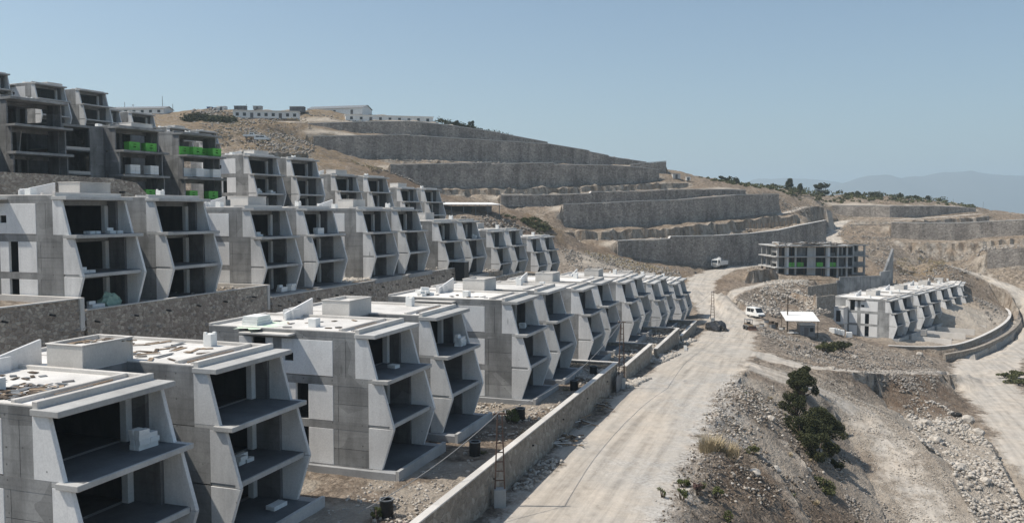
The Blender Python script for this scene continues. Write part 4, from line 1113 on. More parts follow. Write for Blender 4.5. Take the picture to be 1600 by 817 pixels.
# ------------------------------------------------------------------ unfinished frame building
def skeleton():
    O = (79.5, 256.0, -20.0); rzk = math.radians(2)
    rt = thing('frame_building', "unfinished three storey concrete frame with ragged shuttering on its roof", 'building', O, rzk)
    st = 3.25
    nx, ny = 7, 4; wx, wy = 21.0, 14.0
    xs = [0, 2.4, 5.4, 9.2, 11.2, 14.8, 18.2, wx]; ys = [0, 5, 9.5, wy]
    for k in range(1, 4):
        m = MB().box(-1.0, wx + 1.0, -1.2, wy + .8, k * st - .30, k * st)
        m.box(-1.25, wx + 1.25, -1.45, -1.2, k * st - .18, k * st + .02)
        m.obj('floor_slab', M_SLAB, rt)
    MB().box(-.6, wx + .6, -.8, wy + .5, -.6, 0).obj('base_slab', M_GREY, rt)
    for k in range(3):
        for x in xs:
            for y in ys:
                MB().box(x - .26, x + .26, y - .26, y + .26, k * st, (k + 1) * st - .3).obj('column', M_SLAB if y == 0 else M_GREY, rt)
        MB().box(0, wx, ys[1] - 1.2, ys[1] - 1.0, k * st, (k + 1) * st - .31).obj('infill_wall', M_ROOM, rt)  # back wall in the dark tone that paints the interior shade
        MB().box(9.46, 10.94, -.1, .1, k * st, (k + 1) * st - .31).obj('shear_wall', M_SLAB, rt)
        MB().box(18.46, 18.66, 0, 9, k * st, (k + 1) * st - .31).obj('shear_wall', M_GREY, rt)
        for j, (x0, x1) in enumerate(zip(xs[:-1], xs[1:])):
            if (j + k) % 3 == 1: MB().box(x0 + .27, x1 - .27, 1.2, 1.35, k * st, k * st + (1.0 if j % 2 else st - .31)).obj('infill_wall', (M_GREY, M_ROOM, M_DARKC)[(j + 2 * k) % 3], rt)
        MB().box(-.12, .12, .3, 4.7, k * st + 1.0 * (k > 0), (k + 1) * st - .31).obj('infill_wall', M_GREY, rt)
        for x0, x1 in ((2.7, 3.4), (15.1, 15.9)):
            MB().box(x0, x1, -.05, .12, k * st, (k + 1) * st - .31).obj('infill_wall', M_BLOCK, rt)
    for i in range(26):
        x = random.uniform(.4, wx - .4); k = i % 3; y = random.choice((-.7, .6, 1.6))
        MB().tube((x, y, k * st + .01), (x + random.uniform(-.1, .1), y, (k + 1) * st - .3), .06, n=5).obj('prop', random.choice((M_STEEL, M_WOOD, M_GSTEEL)), rt)
    # ragged shuttering on top
    for i in range(46):
        x, y = random.uniform(-1, wx + 1), random.uniform(-1.5, wy)
        MB().obox((x, y, 3 * st + .1 + random.random() * .6), random.uniform(1.5, 4), random.uniform(.12, .5), .08, random.uniform(-.3, .3) + (i % 2) * 1.57, random.uniform(-.2, .2)).obj('shutter_board', random.choice((M_WOOD, M_WOODD, M_SLAB)), rt)
    for i in range(26):
        x = -.9 + i * .88
        MB().box(x, x + .12, -1.9 - .5 * random.random(), -.4, 3 * st - .46, 3 * st - .31).obj('shutter_beam', M_WOOD, rt)
    for i in range(14):
        x = random.uniform(0, wx - 3); MB().obox((x + 1.5, -1.3 + random.uniform(-.3, .4), 3 * st + random.uniform(.05, .5)), random.uniform(1.5, 3.5), .12, random.uniform(.1, .5), random.uniform(-.1, .1), random.uniform(-.12, .12)).obj('shutter_board', random.choice((M_WOODD, M_DARKC, M_WOOD)), rt)
    for i in range(30):
        x, y = random.uniform(0, wx), random.choice([-.5, 2, 6, 10])
        MB().tube((x, y, 3 * st), (x + random.uniform(-.05, .05), y, 3 * st + random.uniform(.5, 1.1)), .025, n=5).obj('starter_bar', M_STEEL, rt)
    for x, y, z in ((4.3, .6, st), (7.2, 1.2, st), (12.9, .7, st), (16.9, .9, st)):
        c = thing('plastic_crate', "green crate stored inside the unfinished frame building", 'crate', (0, 0, 0), 0, "green crates in the frame building")
        c.location = Vector(O) + Vector((math.cos(rzk) * x - math.sin(rzk) * y, math.sin(rzk) * x + math.cos(rzk) * y, z + .01)); c.rotation_euler = (0, 0, rzk)
        crate_mesh(c)
    for i in range(8):
        x = 1.0 + i * 2.5 + random.uniform(-.6, .6)
        MB().box(x, x + .5, random.uniform(-.6, 8), 9.5, 3 * st, 3 * st + random.uniform(.4, 1.0)).obj('roof_upstand', random.choice((M_SLAB, M_GREY, M_WOODD)), rt)
    # second volume behind right
    O2 = (101.0, 262, -20.0)
    r2 = thing('frame_building', "smaller dark concrete frame behind the right end of the unfinished building", 'building', O2, rzk)
    for k in range(1, 4): MB().box(-.8, 7.8, -1, 11, k * st - .3, k * st).obj('floor_slab', M_GREY, r2)
    for k in range(3):
        for x in (0, 3.5, 7):
            for y in (0, 5, 10): MB().box(x - .25, x + .25, y - .25, y + .25, k * st, (k + 1) * st - .3).obj('column', M_SLAB, r2)
        MB().box(0, 7, 5.5, 5.7, k * st, (k + 1) * st - .31).obj('infill_wall', M_ROOM, r2)
        MB().box(3.8, 6.7, -.1, .1, k * st, k * st + 1.3).obj('infill_wall', M_GREY, r2)
    for i in range(16):
        MB().obox((random.uniform(0, 7), random.uniform(-1, 10), 3 * st + .12), random.uniform(1.5, 3.5), .3, .08, random.uniform(-.5, .5)).obj('shutter_board', random.choice((M_WOOD, M_WOODD)), r2)
    # concrete retaining wall below it on the right
    w = thing('retaining_wall', "concrete retaining wall of tall panels below the unfinished frame building", 'retaining wall')
    P = [A(1262, 451, 229), A(1308, 445, 242), A(1312, 445, 242.5), A(1376, 431, 247), A(1392, 424, 253)]
    for i in range(4):
        a, b = P[i], P[i + 1]
        zt = (-20.2, -19.6, -18.6, -17.5)[i]; zb = (-27, -29, -29.5, -29)[i]
        n = max(1, int(math.dist(a[:2], b[:2]) / 3))
        for j in range(n):
            q0 = [a[k] + (b[k] - a[k]) * (j / n + .004) for k in range(2)]; q1 = [a[k] + (b[k] - a[k]) * ((j + 1) / n - .004) for k in range(2)]
            MB().add([(q0[0], q0[1], zb), (q1[0], q1[1], zb), (q1[0] - .1, q1[1] + .6, zb), (q0[0] - .1, q0[1] + .6, zb), (q0[0], q0[1], zt), (q1[0], q1[1], zt), (q1[0] - .1, q1[1] + .6, zt), (q0[0] - .1, q0[1] + .6, zt)],
                     [(0, 3, 2, 1), (4, 5, 6, 7), (0, 1, 5, 4), (1, 2, 6, 5), (2, 3, 7, 6), (3, 0, 4, 7)]).obj('wall_panel', M_STONE2 if i < 1 else M_GREY, w)
    w = thing('retaining_wall', "tall triangular concrete wall in shade right of the unfinished building", 'retaining wall')
    a, b, c = A(1377, 431, 249), A(1393, 388, 268), A(1418, 437, 252)
    MB().add([a, (a[0], a[1], a[2] - 9), (b[0], b[1], b[2] - 14), b, (a[0] + .7, a[1] + .2, a[2]), (a[0] + .7, a[1] + .2, a[2] - 9), (b[0] + .7, b[1], b[2] - 14), (b[0] + .7, b[1], b[2])],
             [(0, 1, 2, 3), (4, 7, 6, 5), (0, 3, 7, 4), (0, 4, 5, 1), (2, 6, 7, 3), (1, 5, 6, 2)]).obj('wall_panel', M_GREY, w)
    w = thing('retaining_wall', "small stone wall patch at the foot of the rubble slope above the hut", 'retaining wall')
    q = [A(1277, 466, 208), A(1306, 463, 213)]
    pts = [(q[0][0] + (q[1][0] - q[0][0]) * t_, q[0][1] + (q[1][1] - q[0][1]) * t_, q[0][2] - 4.5, q[0][2] + .3, -.2, 1) for t_ in np.linspace(0, 1, 4)]
    wall_sections(w, pts, .6, M_STONE2, 3)

_crate = {}
def crate_mesh(root, mat=None):
    key = (mat or M_GREEN).name
    if key not in _crate:
        m = MB().box(-.9, .9, -.55, .55, .12, .16)
        for sx in (-1, 1):
            m.box(sx * .9 - .04, sx * .9 + .04, -.59, .59, .16, 1.3)
        for sy in (-1, 1):
            m.box(-.86, -.25, sy * .55 - .04, sy * .55 + .04, .16, 1.3).box(.25, .86, sy * .55 - .04, sy * .55 + .04, .16, 1.3)
            m.box(-.25, .25, sy * .55 - .039, sy * .55 + .039, .16, .55).box(-.25, .25, sy * .55 - .039, sy * .55 + .039, .72, .98).box(-.25, .25, sy * .55 - .039, sy * .55 + .039, 1.1, 1.3)
        m.box(-.96, .96, -.61, .61, 1.3, 1.38)
        f = MB()
        for x in (-.8, 0, .8): f.box(x - .09, x + .09, -.5, .5, 0, .12)
        l = MB().box(-.86, .86, -.5, .5, 1.20, 1.27)
        _crate[key] = [('tub', m.mesh('tub', mat or M_GREEN)), ('skid', f.mesh('skid', mat or M_GREEN)), ('lid', l.mesh('lid', mat or M_GREEN))]
    for n, me in _crate[key]: link(n, me, root)

skeleton()

def bpos(O, th, u, v, w):
    t_ = math.radians(th); d, n = (math.sin(t_), math.cos(t_)), (math.cos(t_), -math.sin(t_))
    return (O[0] + u * d[0] + v * n[0], O[1] + u * d[1] + v * n[1], O[2] + w)

# green crates and wrapped white pallets on the dark frames
spots = [(1, 2.6, 1.2, 6.2, 'left one of the two green crates on the top balcony of the left bay'), (1, 5.2, 1.3, 6.2, 'right one of the two green crates on the top balcony of the left bay'),
         (1, DU + .9, .9, 6.2, 'dark green crate at the left wall of the right bay'), (1, DU + 2.6, 1.6, 6.2, 'bright green crate in the middle of the right bay'), (1, DU + 5.9, 1.9, 6.2, 'green crate at the right wall of the right bay, top balcony'), (1, DU + 4.6, .6, 6.2, 'shaded green crate second from the right wall on the top balcony'),
         (1, 4.9, 1.2, 0, 'green crate on the ground floor of the left bay, right of the rubble wall'), (1, DU + 2.0, 1.2, 0, 'green crate on the ground floor beside the dry plant'), (1, DU + 5.6, 1.4, 0, 'green crate on the ground floor at the right wall')]
for b, u, v, w, lb in spots:
    x, y, z, th = RT[b]
    c = thing('plastic_crate', lb[:1].upper() + lb[1:], 'crate', bpos((x, y, z), th, u, v, w), -math.radians(th) + math.pi / 2 + random.uniform(-.12, .12), "green crates on the dark frame")
    crate_mesh(c); c.scale = (.88,) * 3
x, y, z, th = RT[1]
pal = [(2.2, 1.7, 3.06, 'wrapped white pallet left on the middle balcony of the left bay'), (5.0, 1.9, 3.06, 'wrapped white pallet right on the middle balcony of the left bay'), (DU + 2.6, 1.9, 3.06, 'wrapped white pallet left on the middle balcony of the right bay'),
       (DU + 5.7, 2.0, 3.06, 'wrapped white pallet at the right end of the middle balcony'), (DU + 1.2, .9, 3.06, 'grey shaded pallet behind the left wall of the right bay'), (DU + 4.5, 1.2, 3.06, 'grey shaded pallet between the two white ones of the right bay')]
for u, v, w, lb in pal:
    p = thing('wrapped_pallet', lb, 'pallet', bpos((x, y, z), th, u, v, w), -math.radians(th) + random.uniform(-.1, .1), "wrapped pallets on the dark frame")
    for i in range(2):
        for j in range(2):
            for k in range(3): MB().obox(((i - .5) * .62, (j - .5) * .72, .14 + k * .4 + .19), .6, .7, .385).obj('block', M_AAC, p)
    MB().box(-.65, .65, -.75, .75, 0, .06).box(-.62, -.5, -.75, .75, .06, .14).box(.5, .62, -.75, .75, .06, .14).box(-.06, .06, -.75, .75, .06, .14).obj('pallet_base', M_WOOD, p)
pr = thing('steel_prop', "thin pale prop leaning inside the left dark frame", 'prop')
a = bpos(RT[0][:3], 27, DU + 2.5, -.5, 3.06); b_ = bpos(RT[0][:3], 27, DU + 3.0, -.7, 5.7)
MB().tube(a, b_, .05).obj('tube', M_CAP, pr)
for v, w in ((-.6, 3.06), (-.6, 0.0)):
    pass

# stacks of white aerated blocks on the balconies
def stack(O, th, u, v, w, n, label, sz=(.6, .3, .25)):
    r = thing('block_stack', label, 'block stack', bpos(O, th, u, v, w), -math.radians(th) + random.uniform(-.2, .2), "stacks of white building blocks")
    for i in range(n):
        c, l = i % 4, i // 4
        MB().obox(((c % 2 - .5) * .34 + random.uniform(-.05, .05), (c // 2 - .5) * .62 + random.uniform(-.06, .06), .126 + l * .252), .3, .6, .248, random.uniform(-.1, .1)).obj('block', M_AAC, r)
    return r
B = [S(*q) for q in R1]
for bi, u, v, w, n, lb in [
    (0, 5.6, .9, 6.2, 14, "heap of white blocks on the near corner block's top balcony beside the pier"),
    (1, DU + 5.6, 1.3, 6.2, 13, "stack of white blocks on the right balcony of the second block"),
    (2, 4.6, .6, 6.2, 6, "few white blocks on the top balcony of the third block"),
    (0, DU + 3.6, .4, 3.05, 7, "low heap of slabs on the dark middle balcony of the near corner block"),
    (1, 4.9, .7, 6.2, 2, "two loose white blocks on the left balcony of the second block"),
    (0, DU + 5.2, 1.6, 0, 4, "white blocks on the ground floor of the near corner block's right bay")]:
    stack(B[bi], 18.9, u, v, w, n, lb)
B2_ = [S(*q) for q in R2]
for bi, u, v, w, n, lb in [
    (1, 1.5, .8, 6.2, 7, "white blocks behind the left panel on the upper row's second block"),
    (1, DU + 2.4, 1.6, 6.2, 12, "stack of white blocks on the right balcony of the upper row's second block"),
    (1, 4.0, 2.2, 0, 9, "pale blocks on the ground floor of the upper row's second block, left heap"),
    (1, 5.4, 2.4, 0, 12, "pale blocks on the ground floor of the upper row's second block, right heap"),
    (0, 1.6, 1.7, 3.05, 5, "white blocks at the edge of the large left block's middle balcony"),
    (0, 3.2, .8, 6.2, 4, "flat white blocks on the top balcony of the large left block"),
    (0, 5.2, 1.2, 6.2, 5, "white blocks beside the pier on the large left block's top balcony"),
    (0, 2.0, 2.2, 0, 9, "grey-white blocks left of the green tarpaulin on the large left block's ground floor"),
    (3, DU + 4.5, 1.5, 6.2, 9, "white blocks on the right balcony of the block with the black tank")]:
    stack(B2_[bi], 18.98, u, v, w, n, lb)
stack(R3[0][:3], 27, 1.9, 1.3, 3.06, 11, "white blocks on the lower balcony of the third row's first block")
stack(R3[0][:3], 27, 4.8, 1.6, 3.06, 6, "flat row of white blocks on the third row's first block")
# green tarpaulin heap on the ground floor of the large left block
tp = thing('tarpaulin_heap', "heap of sacks under a faded green tarpaulin on the large left block's ground floor", 'tarpaulin', bpos(B2_[0], 18.98, 4.2, 1.4, 0))
bm = bmesh.new(); bmesh.ops.create_icosphere(bm, subdivisions=3, radius=1)
for v in bm.verts:
    n_ = mnoise.noise(v.co * 2.3); v.co = Vector((v.co.x * .8, v.co.y * 1.3, max(0, v.co.z * 1.1 + .1))) * (1 + .3 * n_)
me = bpy.data.meshes.new('cover'); bm.to_mesh(me); bm.free(); me.materials.append(M_TARP); link('cover', me, tp)
# slab stack and stain on the second block's roof
st_ = thing('slab_stack', "low stack of white slabs on the stained roof of the second block", 'slab stack', bpos(B[1], 18.9, 1.9, -9.3, 9.38), -TH)
for k in range(3): MB().obox((random.uniform(-.05, .05), random.uniform(-.08, .08), .11 + k * .22), 1.3, 2.0 - .2 * k, .2, random.uniform(-.04, .04)).obj('slab', M_AAC, st_)
st_ = thing('slab_stack', "rounded heap of white sacks on the roof of the third block", 'sack heap', bpos(B[2], 18.9, 2.2, -9.0, 9.38), -TH)
for k in range(9): MB().obox((random.uniform(-.5, .5), random.uniform(-.9, .9), .15 + (k // 4) * .27), .8, .55, .26, random.uniform(-.6, .6), .05).obj('sack', M_AAC, st_)
k_ = NT("green_paint_stain", 0.9)
k_.color(k_.mix(k_.ramp(k_.noise(1.2, 5, .7), [(0.42, 0.0), (0.6, 1.0)]), (0.80, 0.785, 0.76), (0.52, 0.70, 0.50)))
me = MB(); n_ = 22
me.add([(0, 0, 0)] + [(math.cos(6.283 * i / n_) * (1.5 + .5 * math.sin(i * 2.1)), math.sin(6.283 * i / n_) * (2.2 + .5 * math.cos(i * 1.7)), 0) for i in range(n_)], [(0, i + 1, (i + 1) % n_ + 1) for i in range(n_)])
o = me.obj('stain', k_.m, None, bpos(B[1], 18.9, 1.4, -8.6, 9.381), -TH); tag(o, "pale green spill on the roof of the second block", 'stain')
# broken boards on the near roofs
def boards(bi, n, u0, u1, v0, v1, label, grp, w=9.40, lmax=1.6, mats=None):
    for i in range(n):
        u, v = random.uniform(u0, u1), random.uniform(v0, v1)
        o = MB().obox((0, 0, 0), random.uniform(.35, lmax), random.uniform(.10, .34), .035).obj('board', random.choice(mats or (M_WOODD, M_WOODD, M_DARKC, M_GSTEEL, M_WOOD)), None, bpos(B[bi], 18.9, u, v, w + random.uniform(0, .05)))
        o.rotation_euler = (random.uniform(-.05, .05), random.uniform(-.06, .06), random.uniform(0, 3.14))
        tag(o, label, 'board', grp)
boards(0, 70, .5, 3.6, -4.6, -1.7, "broken dark board lying on the roof of the near corner block, left bay", "boards on the near left roof", lmax=1.0)
boards(0, 22, .6, 6.4, -9, -1.8, "stray board apart from the main litter on the near corner roof", "stray boards on the near left roof", lmax=.9)
boards(0, 34, DU + .5, DU + 6, -9.0, -1.8, "timber piece lying on the roof of the near corner block, right bay", "timber on the near right roof", lmax=1.8, mats=(M_WOOD, M_WOODD, M_GSTEEL))
boards(0, 16, 7.5, 10.6, -6.8, -4.7, "board lying in the open top of the near stair tower", "boards in the stair tower", w=10.53, mats=(M_WOODD, M_WOOD))
boards(1, 14, .5, 6.4, -9, -1.8, "small timber piece lying on the roof of the second block", "timber on the second roof", lmax=.7)
boards(2, 10, .5, 6.4, -9, -1.8, "small timber piece lying on the roof of the third block", "timber on the third roof", lmax=.7)
NP = ["near corner roof, left bay", "near corner roof, right bay", "second roof, left bay", "second roof, right bay"]
for q_, (bi, off_) in enumerate(((0, 0), (0, DU), (1, 0), (1, DU))):
    for j in range(4):
        v = -.9 + j * .2; u = off_ + random.uniform(.4, 2.2); L = random.uniform(2.2, 4.2)
        p, q = bpos(B[bi], 18.9, u, v, 9.42), bpos(B[bi], 18.9, u + L, v + random.uniform(-.12, .12), 9.45)
        o = MB().tube((0, 0, 0), Vector(q) - Vector(p), .05, n=5).obj('pole', (M_WOOD, M_GSTEEL, M_CAP, M_WOODD)[j], None, p)
        tag(o, ("brown timber", "grey steel", "pale", "dark timber")[j] + " pole in the front trough of the " + NP[q_], 'pole', "poles in the roof troughs")

# black drums in the gardens
def drum(px, py, D, label, r=.42, h=1.05):
    x, y, z = A(px, py, D); z = H(x, y)
    d = thing('black_drum', label, 'drum', (x, y, z - .05), 0, "black ribbed drums in the gardens")
    m = MB()
    for k in range(5): m.tube((0, 0, h * k / 5), (0, 0, h * (k + .8) / 5), r, n=16, cap=False).tube((0, 0, h * (k + .8) / 5), (0, 0, h * (k + 1) / 5), r * .94, n=16, cap=False)
    m.tube((0, 0, .02), (0, 0, .06), r * .9, n=16); m.obj('barrel', M_BLACK, d)
    m = MB()
    for i in range(16):
        a, b_ = 2 * math.pi * i / 16, 2 * math.pi * (i + 1) / 16
        m.add([(math.cos(q) * rr, math.sin(q) * rr, zz) for q in (a, b_) for rr, zz in ((r * .84, h), (r * 1.05, h), (r * 1.05, h + .06), (r * .84, h + .06))], [(0, 4, 5, 1), (1, 5, 6, 2), (2, 6, 7, 3), (3, 7, 4, 0)])
    m.obj('rim', M_GSTEEL, d)
drum(604, 806, 50.6, "black drum nearest to the camera, on the lit yard between the first two blocks")
drum(742, 714, 63.5, "black drum in the shaded yard beside the long garden wall")
drum(813, 662, 74.5, "black drum next to a dry bush in front of the third block")
drum(897, 614, 87, "black drum in shade behind the far stretch of the long garden wall")
drum(927, 588, 95, "black drum standing on white rubble at the end of the long garden wall")
p = bpos(B2_[3], 18.98, 3.4, 3.6, 0)
d = thing('water_tank', "tall black tank in front of the upper row's fourth block", 'tank', p, -TH)
MB().box(-1.0, 1.0, -1.0, 1.0, -1.6, 2.7).obj('tank', M_BLACK, d); MB().box(-1.1, 1.1, -1.1, 1.1, 2.7, 2.78).obj('lid', M_CAP, d)

# lattice poles and cables
def lattice(px, py, D, h, label, wid=.34, lean=0.0):
    x, y, z = A(px, py, D); z = H(x, y)
    r = thing('lattice_pole', label, 'pole', (x, y, z), -TH + .4, "rusty lattice poles along the road")
    MB().box(-.4, .4, -.34, .34, -.4, 1.2).obj('footing', M_SLAB, r)
    for sx in (-1, 1):
        MB().add([(sx * wid - .05, -.08, 1.0), (sx * wid + .05, -.08, 1.0), (sx * wid + .05, .08, 1.0), (sx * wid - .05, .08, 1.0), (sx * wid * .45 - .04, -.06, h), (sx * wid * .45 + .04, -.06, h), (sx * wid * .45 + .04, .06, h), (sx * wid * .45 - .04, .06, h)],
                 [(0, 3, 2, 1), (4, 5, 6, 7), (0, 1, 5, 4), (1, 2, 6, 5), (2, 3, 7, 6), (3, 0, 4, 7)]).obj('leg', M_STEEL, r)
    n = int(h / .75)
    for i in range(n):
        z0 = 1.1 + (h - 1.2) * i / n; wz = wid * (1 - .55 * (z0 - 1) / (h - 1))
        MB().box(-wz, wz, -.03, .03, z0, z0 + .07).obj('rung', M_STEEL, r)
    MB().box(-.45, .45, -.06, .06, h - .05, h + .06).obj('crossarm', M_STEEL, r)
    for sx in (-.38, .38): MB().tube((sx, 0, h + .06), (sx, 0, h + .22), .05, .03, 6).obj('insulator', M_CAP, r)
    return Vector((x, y, z + h + .15))
k1 = lattice(781, 776, 57.8, 6.4, "rusty lattice pole in front of the long garden wall, nearest to the camera")
k2 = lattice(971, 606, 97.5, 7.6, "rusty lattice pole at the far end of the long garden wall")
k3 = lattice(1113, 512, 181, 6.8, "slim lattice pole beside the heap of dark tarpaulin", .42)
def cable(a, b, sag, label):
    a, b = Vector(a), Vector(b); m = MB(); pr_ = None
    for i in range(25):
        t_ = i / 24; p = a.lerp(b, t_); p.z -= sag * 4 * t_ * (1 - t_)
        if pr_ is not None: m.tube(pr_, p, .028, n=5, cap=False)
        pr_ = p
    tag(m.obj('cable', M_CABLE, None), label, 'cable')
cable(A(560, 800, 49), k1, .5, "slack grey cable reaching the nearest lattice pole from the lower left")
cable(k1, k2, 1.6, "slack grey cable between the first two lattice poles")
cable(k2, k3, 2.0, "slack grey cable between the second and third lattice poles")
def pole(px, py, D, h, label, r=.13, mat=None, arm=True):
    x, y, z = A(px, py, D); z = H(x, y)
    o = thing('utility_pole', label, 'pole', (x, y, z))
    MB().tube((0, 0, -.5), (0, 0, h), r, r * .7, 8).obj('shaft', mat or M_WOODD, o)
    if arm: MB().box(-.5, .5, -.05, .05, h - .5, h - .38).obj('crossarm', mat or M_WOODD, o)
    return o
pole(1230, 521, 180, 7.4, "dark timber pole at the left end of the site hut", .16)
pole(1001, 404, 262, 4.5, "thin pole in front of the lowest terrace wall", .07, M_GSTEEL, False)
for px, py, D, h, lb in ((195, 171, 322, 4.6, "short mast at the left of the hilltop house"), (208, 171, 324, 4.0, "thin antenna with a small crossarm above the hilltop house"), (254, 172, 322, 6.4, "tallest antenna mast on the skyline, right of the hilltop house"), (270, 172, 326, 3.8, "short mast right of the tallest antenna"),
                         (385, 168, 335, 2.0, "small post on the hilltop behind the left barracks")):
    pole(px, py, D, h, lb, .13, M_GSTEEL, '14' in lb or 'crossarm' in lb)
pole(1489, 328, 400, 4.0, "thin post on the skyline at the right end of the scrub hill", .08, M_GSTEEL, False)
pole(1536, 327, 405, 4.4, "thin post beside the pale track on the right skyline", .08, M_GSTEEL, False)
pole(879, 300, 300, 3.2, "tall thin pole before the third terrace wall", .06, M_GSTEEL, False) if False else None

# ------------------------------------------------------------------ houses and sheds
def barracks(name, label, pl, pr2, depth, h, nw, roof='flat', wh=(.35, .72), group=None, band=True):
    a, b = Vector(pl), Vector(pr2); d = b - a; L = Vector((d.x, d.y)).length; ang = math.atan2(d.y, d.x)
    z0 = min(a.z, b.z) - .2
    r = thing(name, label, 'house', (a.x, a.y, z0), ang, group)
    MB().box(0, L, 0, depth, 0, h).obj('wall', M_WHITE, r)
    if roof == 'flat': MB().box(-.25, L + .25, -.35, depth + .3, h, h + .18).obj('roof', M_SHEET, r)
    else:
        m = MB(); m.prism_y([(-.4, h - .05), (depth / 2, h + depth * .16), (depth + .4, h - .05), (depth / 2, h + depth * .16 - .2)], -.4, L + .4); m.obj('roof', M_GSTEEL, r)
        g = MB(); g.prism_y([(0, h), (depth / 2, h + depth * .16 - .2), (depth, h)], 0, L); g.obj('gable', M_WHITE, r)
    if band: MB().box(-.02, L + .02, -.025, 0, 0, .35).obj('skirting', M_DARKC, r)
    for i in range(nw):
        x = L * (i + .6) / (nw + .2); door = i % 4 == 2
        f = MB().box(x - .55, x + .55, -.05, .02, .4 if door else h * wh[0], h * wh[1] + .1).obj('door' if door else 'window', M_DARKC, r)
        if not door:
            MB().box(x - .46, x - .03, -.07, -.045, h * wh[0] + .08, h * wh[1]).obj('pane', M_GLASS, f)
            MB().box(x + .03, x + .46, -.07, -.045, h * wh[0] + .08, h * wh[1]).obj('pane', M_GLASS, f)
        else: MB().box(x + .35, x + .42, -.09, -.045, 1.2, 1.35).obj('handle', M_GSTEEL, f)
    return r
barracks('barracks', "long white flat barracks with a row of dark windows on the hilltop, left of centre", A(364, 184.5, 314), A(467, 186, 318), 6, 2.9, 9)
barracks('barracks', "longest white barracks standing above the topmost terrace wall", A(540, 189.5, 341), A(677, 192, 350), 6, 2.7, 9)
barracks('hilltop_house', "white gabled house on the skyline at the upper left", A(176, 177, 318), A(256, 178.5, 316), 7, 2.3, 6, 'gable')
barracks('hilltop_shed', "grey shed with a sloping roof on the skyline between the two barracks", A(480, 174, 362), A(566, 179, 356), 10, 3.0, 3, 'gable')
def boxhut(name, label, p, sx, sy, h, mat, cat, rz=0, roof=None):
    r = thing(name, label, cat, (p[0], p[1], H(p[0], p[1]) - .15), rz)
    MB().box(-sx / 2, sx / 2, -sy / 2, sy / 2, 0, h).obj('wall', mat, r)
    MB().box(-sx / 2 - .12, sx / 2 + .12, -sy / 2 - .12, sy / 2 + .12, h, h + .12).obj('roof', roof or mat, r)
    MB().box(-.45, .45, -sy / 2 - .04, -sy / 2 + .02, .1, min(2.0, h - .2)).obj('door', M_DARKC, r)
    return r
boxhut('water_tank', "small blue tank on the hilltop left of the white cabins", A(328, 166, 330), 1.8, 1.6, 1.8, M_BLUE, 'tank')
boxhut('cabin', "white cabin on the hilltop behind the left barracks", A(347, 166, 334), 3.4, 2.5, 1.9, M_WHITE, 'cabin')
boxhut('cabin', "smaller white cabin beside the blue tank on the hilltop", A(338, 167, 332), 1.7, 2.0, 1.5, M_SHEET, 'cabin')
boxhut('cabin', "low dark cabin on the hilltop behind the left barracks' middle", A(376, 168, 336), 4.4, 2.4, 1.6, M_DARKC, 'cabin')
boxhut('cabin', "dark flat cabin with a pale roof on the hilltop behind the barracks' right end", A(465, 171, 342), 5.6, 3.0, 2.0, M_DARKC, 'cabin', 0, M_CAP)
boxhut('cabin', "pale low cabin between the two dark ones on the hilltop", A(403, 169, 338), 3.2, 2.2, 1.2, M_SLAB, 'cabin')
boxhut('stone_hut', "small pale hut at the right tip of the third terrace wall", A(1056, 283, 349), 3.0, 3.0, 2.0, M_SLAB, 'hut')
boxhut('water_tank', "round-looking white tank on the terrace right of the small pale hut", A(1075, 283, 349), 1.6, 1.6, 1.4, M_WHITE, 'tank')
# open shed with the white roof
a, b = A(684, 337, 236), A(780, 335, 243)
ang = math.atan2(b[1] - a[1], b[0] - a[0]); L = math.dist(a[:2], b[:2])
sh = thing('open_shed', "open shed with a bright white roof sheet beside the third row", 'shed', (a[0], a[1], min(a[2], b[2]) - .1), ang)
m = MB(); m.prism_y([(-1.0, 3.1), (6.5, 3.7), (6.5, 3.82), (-1.0, 3.22)], -.3, L + .2); m.obj('roof', M_SHEET, sh)
for i in range(6):
    for y in (-.6, 6): MB().box(.1 + i * (L - .3) / 5, .25 + i * (L - .3) / 5, y, y + .15, -.5, 3.1 if y < 0 else 3.6).obj('post', M_GSTEEL, sh)
MB().box(1.5, L * .58, 2, 5.5, 0, 2.6).obj('store_box', M_BLACK, sh)
MB().box(.1, L, 5.8, 5.95, 0, 2.8).obj('back_wall', M_DARKC, sh)
# site hut with the tilted white sheet
o = A(1252, 524, 178); z = H(o[0], o[1])
ht = thing('site_hut', "grey site hut under a large tilted white roof sheet beside the dirt road", 'hut', (o[0], o[1], z), -.12)
m = MB(); m.prism_y([(-2.2, 3.3), (4.2, 4.5), (4.2, 4.58), (-2.2, 3.38)], -3.6, 3.2); m.obj('roof', M_SHEET, ht)
MB().box(-.6, 2.4, -1.6, 1.6, 0, 2.5).obj('wall', M_GSTEEL, ht); MB().box(-.75, 2.55, -1.8, 1.7, 2.5, 2.62).obj('inner_roof', M_SHEET, ht)
MB().box(.2, 1.1, -1.64, -1.58, .1, 2.0).obj('door', M_DARKC, ht); MB().box(1.4, 2.1, -1.64, -1.58, 1.1, 1.9).obj('window', M_GLASS, ht)
for x, y in ((-3.3, -1.8), (2.9, -1.8), (-3.3, 3.8), (2.9, 3.8)): MB().tube((x, y, -.3), (x, y, 3.4 if y < 0 else 4.45), .07, n=6).obj('post', M_WOODD, ht)
tb = thing('work_bench', "low white bench left of the site hut", 'bench', (o[0] - 2.4, o[1] - 1.2, z), .1)
MB().box(-1.3, 1.3, -.5, .5, .75, .83).obj('bench_top', M_SHEET, tb)
for sx in (-1.1, 1.1):
    for sy in (-.4, .4): MB().box(sx - .05, sx + .05, sy - .05, sy + .05, 0, .75).obj('leg', M_WOOD, tb)
